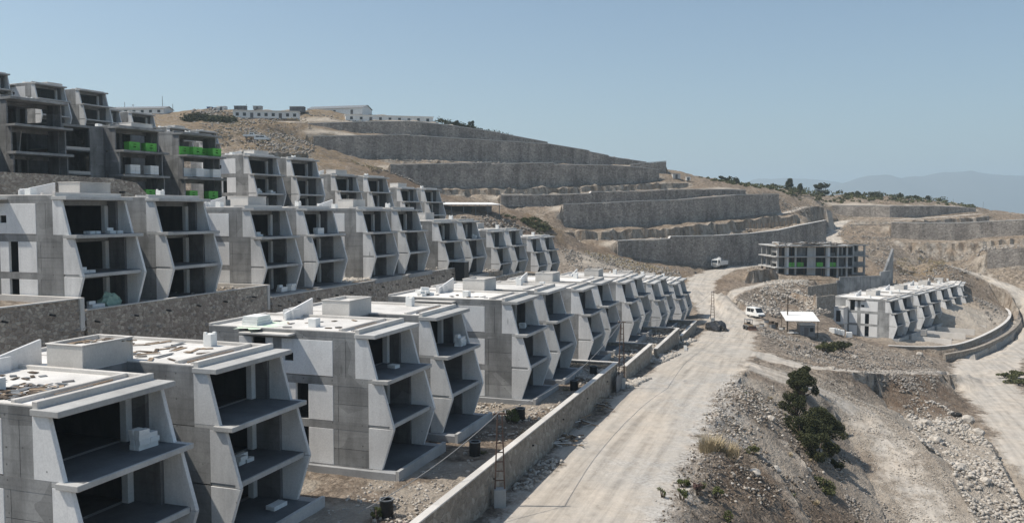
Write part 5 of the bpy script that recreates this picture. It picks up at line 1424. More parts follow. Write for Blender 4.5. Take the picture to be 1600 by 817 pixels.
for i, (px, py) in enumerate(((1197, 508), (1205, 514), (1213, 510), (1222, 516), (1236, 519), (1207, 503), (1190, 513))):
    q = A(px, py, 183 - i); zz = H(q[0], q[1])
    c = thing('junk_crate', "weathered box among the clutter left of the site hut", 'crate', (q[0], q[1], zz - .05), i * .7, "boxes cluttered beside the site hut")
    MB().box(-.5, .5, -.35, .35, 0, .55 + .2 * (i % 3)).obj('box', random.choice((M_WOOD, M_WOODD, M_GSTEEL, M_SLAB)), c)
    MB().box(-.54, .54, -.38, .38, .55 + .2 * (i % 3), .62 + .2 * (i % 3)).obj('lid', M_WOODD, c)
for i, (px, py, u) in enumerate(((1301, 513, 0), (1308, 511, 0), (1315, 509, 0), (1304, 517, 0), (1312, 515, 0), (1327, 514, 0))):
    q = A(px, py, 184); zz = H(q[0], q[1])
    s_ = thing('wrapped_pallet', "wrapped white pallet standing in the yard of the right hand row's white end wall", 'pallet', (q[0], q[1], zz), -.7 + .1 * i, "white pallets by the right hand row")
    for k in range(3): MB().obox((0, 0, .2 + k * .36), 1.15, .95, .35, random.uniform(-.04, .04)).obj('block_layer', M_AAC, s_)
    MB().box(-.6, .6, -.5, .5, -.1, .03).obj('pallet_base', M_WOOD, s_)

# ------------------------------------------------------------------ vehicles
def wheel(root, x, y, r, w=.28):
    m = MB(); n = 18
    ring = [(r, -w / 2), (r, w / 2), (r * .62, w / 2), (r * .62, -w / 2)]
    for i in range(n):
        a, b_ = 2 * math.pi * i / n, 2 * math.pi * (i + 1) / n
        m.add([(x + rr * math.cos(q), y + yy, r + rr * math.sin(q)) for q in (a, b_) for rr, yy in ring], [(0, 4, 5, 1), (1, 5, 6, 2), (2, 6, 7, 3), (3, 7, 4, 0)])
    wo = m.obj('wheel', M_TYRE, root)
    MB().tube((x, y - w * .35, r), (x, y + w * .35, r), r * .62, n=14).obj('hub', M_GSTEEL, wo)
def profile_body(root, name, prof, wid, mat, taper=.92):
    """side profile (x,z) swept across the width with the upper part drawn in"""
    zmax = max(p[1] for p in prof); zmid = .55 * zmax
    n = len(prof); vs = []
    for sy in (-1, 1):
        for x, z in prof:
            k = 1 if z <= zmid else 1 - (1 - taper) * (z - zmid) / (zmax - zmid)
            vs.append((x, sy * wid / 2 * k, z))
    fs = [tuple(range(n)), tuple(range(2 * n - 1, n - 1, -1))] + [(i, i + n, (i + 1) % n + n, (i + 1) % n) for i in range(n)]
    me = MB().add(vs, fs).mesh(name, mat)
    bm = bmesh.new(); bm.from_mesh(me); bmesh.ops.bevel(bm, geom=bm.edges[:], offset=.05, segments=2, affect='EDGES', clamp_overlap=True); bm.to_mesh(me); bm.free()
    return link(name, me, root)
def truck(p, rz, label):
    r = thing('dump_truck', label, 'truck', p, rz)
    profile_body(r, 'cab', [(2.4, .75), (4.15, .75), (4.25, 1.7), (3.95, 2.85), (2.55, 2.95), (2.4, 2.7)], 2.4, M_WHITE, .94)
    MB().add([(4.262, -.98, 1.78), (4.262, .98, 1.78), (4.03, .9, 2.66), (4.03, -.9, 2.66)], [(0, 1, 2, 3)]).add([(4.29, -.98, 1.76), (4.29, .98, 1.76), (4.06, .9, 2.68), (4.06, -.9, 2.68)], [(0, 1, 2, 3)]).obj('windscreen', M_GLASS, r)
    for sy in (-1, 1):
        MB().box(2.85, 3.75, sy * 1.19 - .03, sy * 1.19 + .03, 1.75, 2.5).obj('side_window', M_GLASS, r)
        MB().box(4.15, 4.28, sy * .85 - .2, sy * .85 + .2, .95, 1.15).obj('headlight', M_CAP, r)
        MB().box(3.9, 4.1, sy * 1.4 - .08, sy * 1.4 + .08, 1.9, 2.4).obj('mirror', M_BLACK, r)
    MB().box(4.2, 4.34, -1.15, 1.15, .5, .88).obj('bumper', M_GSTEEL, r)
    MB().box(4.2, 4.3, -.7, .7, 1.1, 1.5).obj('grille', M_DARKC, r)
    MB().box(-3.2, 2.5, -.45, .45, .6, .95).obj('chassis', M_DARKC, r)
    m = MB().box(-3.3, 2.2, -1.25, -1.15, 1.1, 2.3).box(-3.3, 2.2, 1.15, 1.25, 1.1, 2.3).box(2.1, 2.2, -1.15, 1.15, 1.1, 3.2).box(-3.3, -3.2, -1.15, 1.15, 1.1, 2.3).box(-3.2, 2.1, -1.15, 1.15, 1.0, 1.15)
    m.obj('tipper_body', M_WHITE, r)
    bm = bmesh.new(); bmesh.ops.create_icosphere(bm, subdivisions=3, radius=1)
    for v in bm.verts: v.co = Vector((v.co.x * 1.3 + .9, v.co.y * 1.05, v.co.z * 1.35 + 2.2)) * (1 + .03 * mnoise.noise(v.co * 3))
    me = bpy.data.meshes.new('load'); bm.to_mesh(me); bm.free(); me.materials.append(M_SLAB); link('load', me, r)
    for x in (3.2, -1.2, -2.4):
        for sy in (-1.0, 1.0): wheel(r, x, sy, .5, .35)
q = A(1130, 417.5, 278); truck((q[0] - 1.0, q[1], H(q[0], q[1]) + .02), -2.25, "white dump truck parked before the lowest terrace wall")
def car(p, rz, label, mat, L=4.6, h=1.75, kind='van', name='van'):
    r = thing(name, label, 'van' if kind == 'van' else 'pickup', p, rz)
    if kind == 'van': prof = [(-L / 2, .35), (L / 2, .35), (L / 2 + .02, .85), (L / 2 - .75, 1.12), (L / 2 - 1.5, h), (-L / 2 + .15, h), (-L / 2 - .02, 1.0)]
    else: prof = [(-L / 2, .45), (L / 2, .45), (L / 2, .95), (L / 2 - 1.2, 1.1), (L / 2 - 1.75, h), (-.5, h), (-.75, 1.1), (-L / 2, 1.08)]
    w = 1.85
    profile_body(r, 'body', prof, w, mat, .88)
    fx = (L / 2 - .75, 1.12, L / 2 - 1.5, h) if kind == 'van' else (L / 2 - 1.2, 1.1, L / 2 - 1.75, h)
    MB().add([(fx[0] + .02 - .05, -.78, fx[1] + .06), (fx[0] - .03, .78, fx[1] + .06), (fx[2] + .06, .72, fx[3] - .1), (fx[2] + .06, -.72, fx[3] - .1),
              (fx[0] + .05, -.78, fx[1] + .1), (fx[0] + .05, .78, fx[1] + .1), (fx[2] + .12, .72, fx[3] - .06), (fx[2] + .12, -.72, fx[3] - .06)],
             [(0, 3, 2, 1), (4, 5, 6, 7), (0, 1, 5, 4), (1, 2, 6, 5), (2, 3, 7, 6), (3, 0, 4, 7)]).obj('windscreen', M_GLASS, r)
    x0, x1 = (-L / 2 + .5, L / 2 - 1.7) if kind == 'van' else (-.4, L / 2 - 1.9)
    for sy in (-1, 1):
        for a, b_ in ((x0, (x0 + x1) / 2 - .06), ((x0 + x1) / 2 + .06, x1)): MB().box(a, b_, sy * .875 - .02, sy * .875 + .02, 1.12, h - .2).obj('side_window', M_GLASS, r)
        MB().box(L / 2 - .05, L / 2 + .06, sy * .65 - .18, sy * .65 + .18, .72, .9).obj('headlight', M_CAP, r)
        MB().box(-L / 2 - .05, -L / 2 + .05, sy * .75 - .1, sy * .75 + .1, .8, 1.1).obj('tail_light', M_STEEL, r)
    if kind == 'van': MB().box(-L / 2 - .01, -L / 2 + .06, -.7, .7, 1.1, h - .25).obj('rear_window', M_GLASS, r)
    MB().box(L / 2 - .02, L / 2 + .1, -.85, .85, .36, .6).obj('bumper', M_GSTEEL, r)
    for x in (-L * .31, L * .31):
        for sy in (-.78, .78): wheel(r, x, sy, .34, .22)
    return r
q = A(1180, 502, 190); car((q[0], q[1], H(q[0], q[1])), -1.25, "white van standing on the dirt road beyond the hut", M_WHITE, 4.9, 2.1)
q = A(393, 218, 262); car((q[0], q[1], H(q[0], q[1])), .2, "white pickup on the dry hillside, left of its twin", M_WHITE, 4.8, 1.7, 'pickup', 'pickup')
q = A(410, 217, 262); car((q[0], q[1], H(q[0], q[1])), .12, "white station car on the dry hillside, right of the pickup", M_WHITE, 4.7, 1.7)
q = A(1170, 516, 172)
ld = thing('skid_loader', "small dark open loader standing on the dirt road before the white van", 'loader', (q[0], q[1], H(q[0], q[1])), -1.5)
profile_body(ld, 'body', [(-1.3, .4), (1.0, .4), (1.2, .8), (.6, 1.1), (-1.3, 1.25)], 1.3, M_YELLOW, .9)
for sy in (-.55, .55):
    for x in (-.9, .35): MB().box(x - .04, x + .04, sy - .04, sy + .04, 1.1, 1.95).obj('cab_post', M_BLACK, ld)
    MB().box(-.8, 1.9, sy * 1.3 - .07, sy * 1.3 + .07, .75, .95).obj('lift_arm', M_GSTEEL, ld)
MB().box(-1.0, .5, -.62, .62, 1.95, 2.03).obj('cab_roof', M_DARKC, ld); MB().box(-.5, .1, -.3, .3, 1.05, 1.5).obj('seat', M_BLACK, ld)
m = MB(); m.prism([(1.8, .15), (2.6, .12), (2.62, .2), (1.95, .28), (1.9, .85), (1.8, .85)], -.85, .85); m.obj('bucket', M_STEEL, ld)
for x in (-.75, .75):
    for sy in (-.72, .72): wheel(ld, x, sy, .42, .3)

# ------------------------------------------------------------------ debris beside the garden walls
def woodpile(px, py, D, n, label, spread=1.3, L=(0.8, 2.4)):
    x, y, z = A(px, py, D); z = H(x, y)
    r = thing('scrap_wood_pile', label, 'wood pile', (x, y, z), 0)
    for i in range(n):
        MB().obox((random.gauss(0, spread * .4), random.gauss(0, spread * .6), .1 + .5 * random.random() * (1 - i / n)), random.uniform(*L), random.uniform(.05, .14), random.uniform(.04, .1), random.uniform(0, 3.14), random.uniform(-.35, .35)).obj('stick', random.choice((M_WOOD, M_WOOD, M_WOODD, M_CAP)), r)
woodpile(880, 682, 74, 46, "tangled pile of scrap timber on the road against the long garden wall", 1.6)
woodpile(934, 632, 88, 26, "dark brushwood in the shade of the long garden wall", 1.4)
woodpile(905, 655, 80, 14, "few sticks lying between the two timber piles by the wall", 1.2)
woodpile(1045, 556, 130, 12, "loose boards beside the fourth block's garden wall", 1.5)
pk = thing('plank', "long grey plank on the road edge below the fifth block's garden", 'plank', (*A(1071, 551, 137)[:2], H(*A(1071, 551, 137)[:2]) + .05), -TH + .15)
MB().box(-.25, .25, -2.6, 2.6, 0, .22).obj('board', M_SLAB, pk)
pk = thing('plank', "shorter dark plank beside the long grey one", 'plank', (*A(1056, 552, 138)[:2], H(*A(1056, 552, 138)[:2]) + .05), -TH + .1)
MB().box(-.25, .25, -2.2, 2.2, 0, .2).obj('board', M_WOODD, pk)
gt = thing('board_fence', "short screen of grey upright boards at the end of the long garden wall", 'fence', S(95.5, -19.6, rz(95)), -TH)
for i in range(11): MB().box(0, .06, -2.6 + i * .36, -2.27 + i * .36, 0, 1.7 + .1 * (i % 3)).obj('board', M_GSTEEL if i % 2 else M_DARKC, gt)
MB().box(-.06, 0, -2.6, 1.6, .9, 1.0).obj('rail', M_WOODD, gt)
tp = thing('tarpaulin_heap', "dark heap of black tarpaulin on the road edge before the curve", 'tarpaulin', (*A(1120, 520, 172)[:2], H(*A(1120, 520, 172)[:2])))
bm = bmesh.new(); bmesh.ops.create_icosphere(bm, subdivisions=4, radius=1)
for v in bm.verts:
    n_ = mnoise.noise(v.co * 1.7) + .5 * mnoise.noise(v.co * 4); v.co = Vector((v.co.x * 2.0, v.co.y * 4.6, max(-.1, v.co.z * 1.7))) * (1 + .28 * n_)
me = bpy.data.meshes.new('cover'); bm.to_mesh(me); bm.free(); me.materials.append(M_BLACK); link('cover', me, tp)

fc = thing('timber_shoring', "row of timber posts and rails along the rock cut above the lowest terrace wall", 'shoring')
pv_ = None
for i, px in enumerate(range(1172, 1246, 6)):
    q = A(px, np.interp(px, [1172, 1246], [357, 350]), np.interp(px, [1172, 1246], [306, 322])); z = H(q[0], q[1])
    MB().box(q[0] - .09, q[0] + .09, q[1] - .09, q[1] + .09, z - .3, z + 2.1).obj('post', M_WOOD, fc)
    if pv_ is not None:
        for h in (.9, 1.8): MB().tube((pv_[0], pv_[1], pv_[2] + h), (q[0], q[1], z + h), .06, n=5).obj('rail', M_WOOD, fc)
    pv_ = (q[0], q[1], z)
# ------------------------------------------------------------------ loose rock, joined into a few masses
def ico_variants(n, flat=.75):
    out = []
    for k in range(n):
        bm = bmesh.new(); bmesh.ops.create_icosphere(bm, subdivisions=1, radius=1)
        for v in bm.verts: v.co *= random.uniform(.68, 1.15)
        V = np.array([v.co for v in bm.verts]); V[:, 2] *= flat
        bm.verts.index_update(); F = np.array([[v.index for v in f.verts] for f in bm.faces]); bm.free()
        out.append((V, F))
    return out
ROCKV = ico_variants(10)
def rocks(name, X, Y, size, mat, sink=.3, Z=None):
    n = len(X)
    if n == 0: return
    Zs = hsurf(X, Y) if Z is None else Z
    vs, fs = [], []; b = 0
    ang = rng.uniform(0, 6.28, n); st = rng.uniform(.7, 1.4, (n, 3))
    for i in range(n):
        if np.isnan(Zs[i]): continue
        V, F = ROCKV[i % len(ROCKV)]
        c, s = math.cos(ang[i]), math.sin(ang[i])
        q = V * st[i] * size[i]
        q = np.stack([q[:, 0] * c - q[:, 1] * s + X[i], q[:, 0] * s + q[:, 1] * c + Y[i], q[:, 2] + Zs[i] + size[i] * (.5 - sink)], 1)
        vs.append(q); fs.append(F + b); b += len(V)
    return tag(link(name, np_mesh(name, np.concatenate(vs), np.concatenate(fs), mat)), kind='stuff')
def scatter_poly(poly, n, smin, smax, p=2.2):
    """n points in a polygon of pixel-surveyed corners"""
    P = np.array([q[:2] for q in poly]); lo, hi = P.min(0), P.max(0)
    X = rng.uniform(lo[0], hi[0], n * 4); Y = rng.uniform(lo[1], hi[1], n * 4)
    ins = np.zeros(len(X), bool)
    for i in range(len(P)):
        a, b = P[i], P[(i + 1) % len(P)]
        cr_ = ((a[1] > Y) != (b[1] > Y)) & (X < (b[0] - a[0]) * (Y - a[1]) / (b[1] - a[1] + 1e-12) + a[0])
        ins ^= cr_
    dn = fbm(X, Y, 5.0, 3, 77)
    ins &= rng.uniform(-.7, .5, len(X)) < dn
    X, Y = X[ins][:n], Y[ins][:n]
    return X, Y, smin + (smax - smin) * rng.random(len(X)) ** p
def many(name, mat, *specs):
    Xs, Ys, Ss = zip(*[scatter_poly(*s) for s in specs])
    rocks(name, np.concatenate(Xs), np.concatenate(Ys), np.concatenate(Ss), mat)
def SP(s, v): return S(s, v, 0)
many('embankment_rubble', M_ROCKD,
     ([SP(28, -8.6), SP(108, -9), SP(112, -2), A(1256, 640, 105), A(1335, 760, 90), A(1350, 830, 77), SP(24, 14)], 8000, .025, .13, 3.2),
     ([SP(60, -7.6), SP(106, -7.8), SP(112, 0), SP(80, 3)], 1400, .06, .22, 2.6))
many('embankment_pale_stones', M_ROCKW, ([SP(62, -9), SP(108, -9.5), SP(114, -2), A(1256, 640, 105), A(1310, 740, 92), SP(66, -3)], 1000, .04, .18, 2.6),
     ([SP(72, -8), SP(104, -8), SP(108, -3), SP(84, -4)], 650, .06, .22, 2.2))
many('bank_boulders', M_ROCKW,
     ([A(1478, 632, 138), A(1545, 690, 115), A(1590, 770, 96), A(1640, 860, 82), A(1530, 860, 80), A(1465, 700, 112), A(1395, 640, 124)], 6500, .05, .32, 2.8),
     ([A(1395, 640, 124), A(1440, 655, 122), A(1470, 720, 106), A(1440, 720, 106)], 800, .10, .36, 2.0))
many('track_gravel', M_ROCKW, ([A(1270, 600, 121), A(1330, 610, 126), A(1410, 660, 115), A(1490, 760, 94), A(1500, 860, 78), A(1400, 860, 78), A(1330, 700, 102)], 4600, .03, .11, 2.5))
many('junction_rubble', M_ROCK,
     ([A(1290, 528, 176), A(1385, 545, 182), A(1460, 562, 178), A(1470, 612, 150), A(1400, 640, 126), A(1335, 600, 136), A(1255, 592, 128), A(1215, 552, 152)], 4200, .04, .26),
     ([A(1150, 468, 214), A(1262, 452, 229), A(1300, 490, 203), A(1262, 500, 196), A(1170, 495, 200)], 2800, .08, .34),
     ([A(1180, 520, 176), A(1300, 545, 165), A(1250, 560, 150), A(1190, 540, 160)], 700, .08, .30))
many('hill_rubble', M_ROCK,
     ([A(875, 385, 246), A(965, 402, 258), A(1060, 415, 262), A(1075, 440, 230), A(1000, 432, 226), A(890, 420, 222)], 4200, .08, .38),
     ([A(1300, 345, 372), A(1390, 350, 348), A(1400, 395, 312), A(1540, 400, 300), A(1530, 440, 278), A(1395, 440, 262), A(1330, 400, 318)], 3000, .10, .42),
     ([A(1100, 284, 352), A(1215, 298, 352), A(1260, 325, 352), A(1290, 340, 352), A(1240, 335, 336), A(1180, 300, 352)], 900, .1, .4),
     ([A(575, 262, 258), A(605, 256, 278), A(690, 296, 282), A(650, 300, 262)], 1700, .1, .42),
     ([A(380, 210, 280), A(490, 215, 300), A(490, 245, 262), A(400, 243, 225)], 1300, .10, .5),
     ([A(285, 185, 300), A(330, 165, 325), A(370, 188, 308), A(340, 195, 290)], 500, .2, .7))
many('road_edge_gravel', M_ROCKW, ([SP(30, -9.6), SP(112, -9.8), SP(112, -7.4), SP(30, -7.2)], 1500, .02, .09, 2.5), ([SP(36, -19.6), SP(110, -19.6), SP(120, -7.6), SP(40, -7.6)], 420, .015, .05, 2.0), ([SP(150, -18), SP(190, -18), SP(190, -8), SP(150, -8)], 300, .03, .12, 2.0))
many('excavated_rubble', M_ROCKW, ([A(1150, 470, 213), A(1200, 449, 231), A(1262, 449, 230), A(1300, 470, 213), A(1262, 492, 200), A(1180, 492, 200)], 1500, .08, .42, 2.0), ([A(1192, 432, 249), A(1262, 441, 246), A(1262, 447, 236), A(1195, 449, 229)], 500, .08, .34, 2.0), ([A(1165, 425, 262), A(1200, 418, 270), A(1200, 412, 285), A(1175, 414, 280)], 250, .1, .4, 2.0))
many('hilltop_rubble', M_ROCK,
     ([A(300, 192, 285), A(300, 170, 320), A(470, 173, 340), A(690, 191, 348), A(560, 190, 330), A(430, 196, 322), A(480, 240, 262), A(390, 236, 225)], 2600, .12, .5),
     ([A(700, 338, 232), A(780, 337, 242), A(865, 372, 252), A(860, 386, 244), A(760, 370, 226)], 900, .1, .45),
     ([A(1350, 420, 275), A(1560, 440, 270), A(1600, 470, 245), A(1560, 500, 232), A(1520, 470, 262)], 1200, .1, .4),
     ([A(1345, 583, 141), A(1460, 590, 150), A(1470, 640, 128), A(1400, 655, 122), A(1350, 610, 131)], 1500, .05, .26),
     ([A(1290, 690, 97), A(1340, 690, 103), A(1400, 800, 84), A(1340, 830, 78)], 1300, .04, .2))
many('terrace_rubble', M_ROCKW,
     ([SP(44, -27.5), SP(52, -27.5), SP(52, -21), SP(40, -21)], 500, .04, .16),
     ([SP(52, -25.5), SP(96, -23.5), SP(96, -20.9), SP(30, -20.9)], 1500, .04, .20),
     ([SP(70, -33), SP(76, -33), SP(76, -21), SP(70, -21)], 500, .05, .22),
     ([SP(92, -26), SP(96, -26), SP(96, -21), SP(90, -21)], 700, .08, .26),
     ([SP(98, -26), SP(120, -24), SP(120, -21), SP(98, -21)], 1100, .08, .30),
     ([SP(122, -28), SP(173, -25), SP(173, -21), SP(122, -21)], 1700, .08, .34),
     ([SP(95.6, -22), SP(101.5, -22), SP(104, -17.6), SP(97, -18.4)], 700, .10, .36),
     ([SP(119, -23), SP(125, -24), SP(131, -17.6), SP(118, -18.6)], 900, .10, .40),
     ([SP(147, -24), SP(152, -24), SP(156, -18), SP(148, -18.8)], 500, .10, .40),
     ([SP(40, -20), SP(94, -20), SP(94, -19.2), SP(40, -19.2)], 480, .04, .18),
     ([SP(58, -20), SP(66, -20), SP(66, -18.2), SP(58, -18.6)], 260, .06, .24),
     ([SP(69, -60), SP(78, -60), SP(78, -54.6), SP(69, -54.6)], 260, .05, .2),
     ([SP(96, -59), SP(103, -59), SP(104, -54.8), SP(95, -54.8)], 700, .10, .34),
     ([SP(120, -58), SP(165, -58), SP(165, -54.8), SP(120, -54.8)], 700, .08, .3))
many('cliff_rubble', M_ROCK,
     ([A(872, 384, 266), A(1000, 375, 279), A(1110, 368, 295), A(1246, 351, 328), A(1215, 360, 318), A(1100, 371, 290), A(1000, 378, 276)], 1100, .12, .6),
     ([A(640, 304, 282), A(870, 304, 294), A(1030, 298, 320), A(1075, 294, 332), A(1030, 300, 316), A(870, 306, 290)], 700, .12, .5),
     ([A(1400, 382, 331), A(1500, 392, 324), A(1640, 378, 316), A(1640, 386, 300), A(1500, 398, 310)], 900, .15, .6),
     ([A(490, 250, 300), A(620, 253, 314), A(800, 257, 335), A(800, 256, 330), A(620, 256, 308)], 500, .1, .5))
# boulders big enough to tell apart
bl_ = [(1437, 556, 182, .7), (1335, 568, 160, .6), (1262, 560, 148, .5), (1512, 660, 127, 1.0), (1528, 682, 119, .9), (1462, 690, 113, .8), (1445, 668, 120, .9), (1500, 735, 103, .7), (1540, 760, 97, .6), (1180, 735, 71, .5), (1210, 700, 78, .6), (1300, 590, 132, .5), (1205, 640, 92, .55), (1260, 735, 84, .5)]
BLAB = ["boulder under the end of the outer curved wall", "pale boulder on the slope left of the curved walls", "small boulder at the start of the gravel track", "large boulder on the crest of the bank beside the lower road", "boulder just below the crest of the bank", "boulder on the left foot of the pale rubble bank", "boulder at the rim of the dug pit",
        "boulder low in the pale rubble bank", "boulder near the bottom edge of the pale rubble bank", "boulder in the grey embankment above the dry weeds", "boulder halfway down the grey embankment", "boulder at the head of the gravel track", "boulder high on the grey embankment", "boulder below the dark evergreen bushes"]
for (px, py, D, r), lb in zip(bl_, BLAB):
    x, y, z = A(px, py, D); z = H(x, y)
    bm = bmesh.new(); bmesh.ops.create_icosphere(bm, subdivisions=2, radius=1)
    for v in bm.verts: v.co = v.co * (1 + .35 * mnoise.noise(v.co * 1.5 + Vector((x, y, 0)))) * r; v.co.z *= .7
    me = bpy.data.meshes.new('boulder'); bm.to_mesh(me); bm.free(); me.materials.append(M_ROCKW)
    tag(link('boulder', me, None, (x, y, z + r * .2)), lb, 'boulder')

# ------------------------------------------------------------------ plants
def leaf_cloud(blobs, n, size, seed=0):
    """leaf quads spread through several ellipsoids; returns vertex and face arrays"""
    r = np.random.default_rng(seed)
    B_ = np.array(blobs, float)
    w = B_[:, 3] * B_[:, 4] * B_[:, 5]; k = r.choice(len(B_), n, p=w / w.sum())
    d = r.normal(size=(n, 3)); d /= np.linalg.norm(d, axis=1)[:, None]
    rad = r.uniform(.3, 1.25, n) ** .6
    c = B_[k, :3] + d * rad[:, None] * B_[k, 3:6]
    clump = fbm(c[:, 0] + c[:, 2], c[:, 1] - c[:, 2] * .7, .9, 2, seed)
    keep_ = clump > -.22
    c, d = c[keep_], d[keep_]; n = len(c)
    a = r.normal(size=(n, 3)) + d * .3; a /= np.linalg.norm(a, axis=1)[:, None]
    b_ = np.cross(a, r.normal(size=(n, 3))); b_ /= np.linalg.norm(b_, axis=1)[:, None] + 1e-9
    s = size * r.uniform(.6, 1.4, n)[:, None]
    V = np.stack([c - a * s, c + b_ * s * .55, c + a * s, c - b_ * s * .55], 1).reshape(-1, 3)
    return V, np.arange(len(V)).reshape(-1, 4)
def shrub(px, py, D, blobs, n, size, label, cat='shrub', mat=None, trunk=1.0, group=None, seed=0, at_=None):
    x, y, z = at_ or A(px, py, D); z = H(x, y)
    r = thing('shrub' if cat != 'tree' else 'tree', label, cat, (x, y, z), 0, group)
    V, F = leaf_cloud(blobs, n, size, seed)
    link('crown', np_mesh('crown', V, F, mat or M_LEAF), r)
    m = MB()
    for b_ in blobs:
        m.tube((b_[0] * .15, b_[1] * .15, -.3), (b_[0], b_[1], max(.2, b_[2])), .10 * trunk, .04 * trunk, 6)
    m.obj('trunk', M_BARK, r, smooth=True)
    return r
def rb(seed, n, rx, ry, h):
    r = random.Random(seed); out = []
    for i in range(int(n * 2.2)):
        a, q = r.uniform(0, 6.283), r.uniform(.1, .8) ** .7
        z = r.uniform(.18, .86); w = 1.0 if z < .6 else .72
        out.append((rx * q * w * math.cos(a), ry * q * w * math.sin(a), h * z, rx * r.uniform(.2, .42), ry * r.uniform(.2, .42), h * r.uniform(.13, .26)))
    return out
shrub(1251, 598, 113.5, rb(1, 6, 1.7, 1.6, 2.6), 11000, .09, "round dark evergreen bush at the top of the row, nearest to the junction", seed=1)
shrub(1253, 628, 108.5, rb(2, 8, 1.9, 1.8, 2.7), 14000, .09, "dark evergreen bush second from the top of the row on the embankment", seed=2)
shrub(1284, 678, 99.0, rb(3, 10, 2.6, 2.6, 3.6), 26000, .09, "largest dark evergreen bush in the middle of the row on the embankment", seed=3)
shrub(1254, 690, 93.0, rb(4, 8, 2.3, 2.1, 2.5), 17000, .085, "broad dark evergreen bush left of the largest one", seed=4)
shrub(1275, 712, 90.0, rb(5, 5, 2.0, 1.9, 2.6), 13000, .08, "low dark bush below the largest evergreen one", seed=5)
shrub(1243, 648, 102, rb(6, 6, 1.9, 1.8, 2.8), 13000, .08, "small dark bush between the second bush and the broad one", seed=6)
shrub(1285, 752, 83, rb(7, 5, 1.8, 1.8, 1.6), 4200, .10, "thin grey-green bush at the lower end of the evergreen row", mat=M_LEAF2, seed=7)
for i, (px, py, D, lb) in enumerate(((1300, 548, 164, "green bush on the slope right of the site hut"), (1315, 540, 168, "leafy bush on the slope just left of the white end wall"), (1290, 556, 158, "low green bush at the foot of the slope below the hut"))):
    shrub(px, py, D, rb(20 + i, 5, 2.2, 1.8, 1.7), 2600, .15, lb, mat=M_LEAF2 if i == 2 else M_LEAF, seed=20 + i)
for i, (px, py, D, lb) in enumerate(((1592, 592, 160, "dark low bush at the right edge beside the lower road"), (1618, 600, 156, "dark bush cut by the right edge of the frame"), (1580, 578, 166, "small bush at the tip of the mound right of the lower road"))):
    shrub(px, py, D, rb(30 + i, 5, 2.6, 2.0, 1.5), 2600, .16, lb, mat=M_LEAF2, seed=30 + i)
shrub(480, 0, 0, rb(41, 6, 1.1, 1.1, 1.2), 2400, .07, "green bush beside the drum next to the third block", mat=M_LEAF3, seed=41, at_=A(798, 660, 74.0))
shrub(0, 0, 0, rb(42, 4, .7, .7, .8), 1300, .06, "small bright weed beside the nearest black drum", mat=M_LEAF3, seed=42, at_=A(585, 806, 50.2))
shrub(0, 0, 0, rb(43, 3, .4, .4, .35), 500, .05, "tiny green weed on the lit yard between the first two blocks", mat=M_LEAF3, seed=43, at_=A(486, 772, 53))
for i, (px, py, D, lb) in enumerate(((1035, 790, 59.5, "left one of the small green weeds on the road's crumbling edge"), (1065, 796, 59, "middle one of the small green weeds on the road's crumbling edge"), (1118, 782, 62, "green weed on the embankment right of the reddish one"), (1140, 806, 60, "rightmost green weed near the bottom edge of the frame"), (1070, 772, 62, "tiny green weed above the other weeds of the road's edge"))):
    shrub(px, py, D, rb(50 + i, 4, .55, .55, .75), 1100, .055, lb, 'weed', M_LEAF3, .5, None, 50 + i)
shrub(1090, 788, 61, rb(60, 4, .5, .5, .7), 900, .05, "reddish brown weed among the green ones on the road's edge", 'weed', M_PINK, .5, None, 60)
shrub(1175, 705, 76, rb(62, 4, .8, .8, .6), 900, .07, "brownish weed on the grey embankment above the dry grass", 'weed', M_LEAF2, .5, None, 62)
for i, (px, py, D, rr, lb) in enumerate(((1236, 668, 96, 1.0, 'low dark scrub left of the largest evergreen bush, higher one'), (1262, 705, 91, 1.1, 'low dark scrub at the left foot of the largest evergreen bush'), (1300, 706, 95, 1.2, 'dark scrub at the right foot of the largest evergreen bush'), (1310, 738, 92, .8, 'brownish scrub on the earthy slope beside the gravel track'))):
    shrub(px, py, D, rb(110 + i, 5, rr * 1.2, rr * 1.1, rr * 1.2), int(5200 * rr), .075, lb, mat=M_LEAF2 if i == 4 or i == 6 else M_LEAF, seed=110 + i)
# blade tufts
def tuft(loc, n, h, r, label, mat, group=None, lean=.5):
    R_ = np.random.default_rng(int(abs(loc[0] * 91 + loc[1] * 37)) % 99999)
    V, F = [], []
    for i in range(n):
        a = R_.uniform(0, 6.28); q = r * R_.random() ** .6; bx_, by_ = q * math.cos(a), q * math.sin(a)
        hh = h * R_.uniform(.5, 1.0); l = lean * hh * R_.uniform(.2, 1); ta = a + R_.normal() * .6
        w = .022 + .012 * R_.random(); pa = ta + 1.57
        p0 = np.array([bx_, by_, -.05]); p1 = p0 + [math.cos(ta) * l * .35, math.sin(ta) * l * .35, hh * .6]; p2 = p0 + [math.cos(ta) * l, math.sin(ta) * l, hh]
        o_ = np.array([math.cos(pa) * w, math.sin(pa) * w, 0]); b = len(V)
        V += [p0 - o_, p0 + o_, p1 + o_ * .8, p1 - o_ * .8, p2 + o_ * .15, p2 - o_ * .15]; F += [(b, b + 1, b + 2, b + 3), (b + 3, b + 2, b + 4, b + 5)]
    o = link('grass_tuft', np_mesh('grass_tuft', np.array(V), np.array(F), mat), None, (loc[0], loc[1], H(loc[0], loc[1])))
    return tag(o, label, 'grass tuft', group)
for i, (dx, dy) in enumerate(((0, 0), (.9, 1.1), (1.7, .3))):
    p = A(1108, 730, 71); tuft((p[0] + dx, p[1] + dy), (230, 120, 170)[i], (1.55, 1.0, 1.2)[i], (.85, .6, .8)[i], ("tallest dry straw clump on the edge of the grey embankment", "small straw clump between the two larger ones on the embankment", "wide pale straw clump, right of the tallest on the embankment")[i], M_STRAW, "clump of dry grass on the embankment", .8)
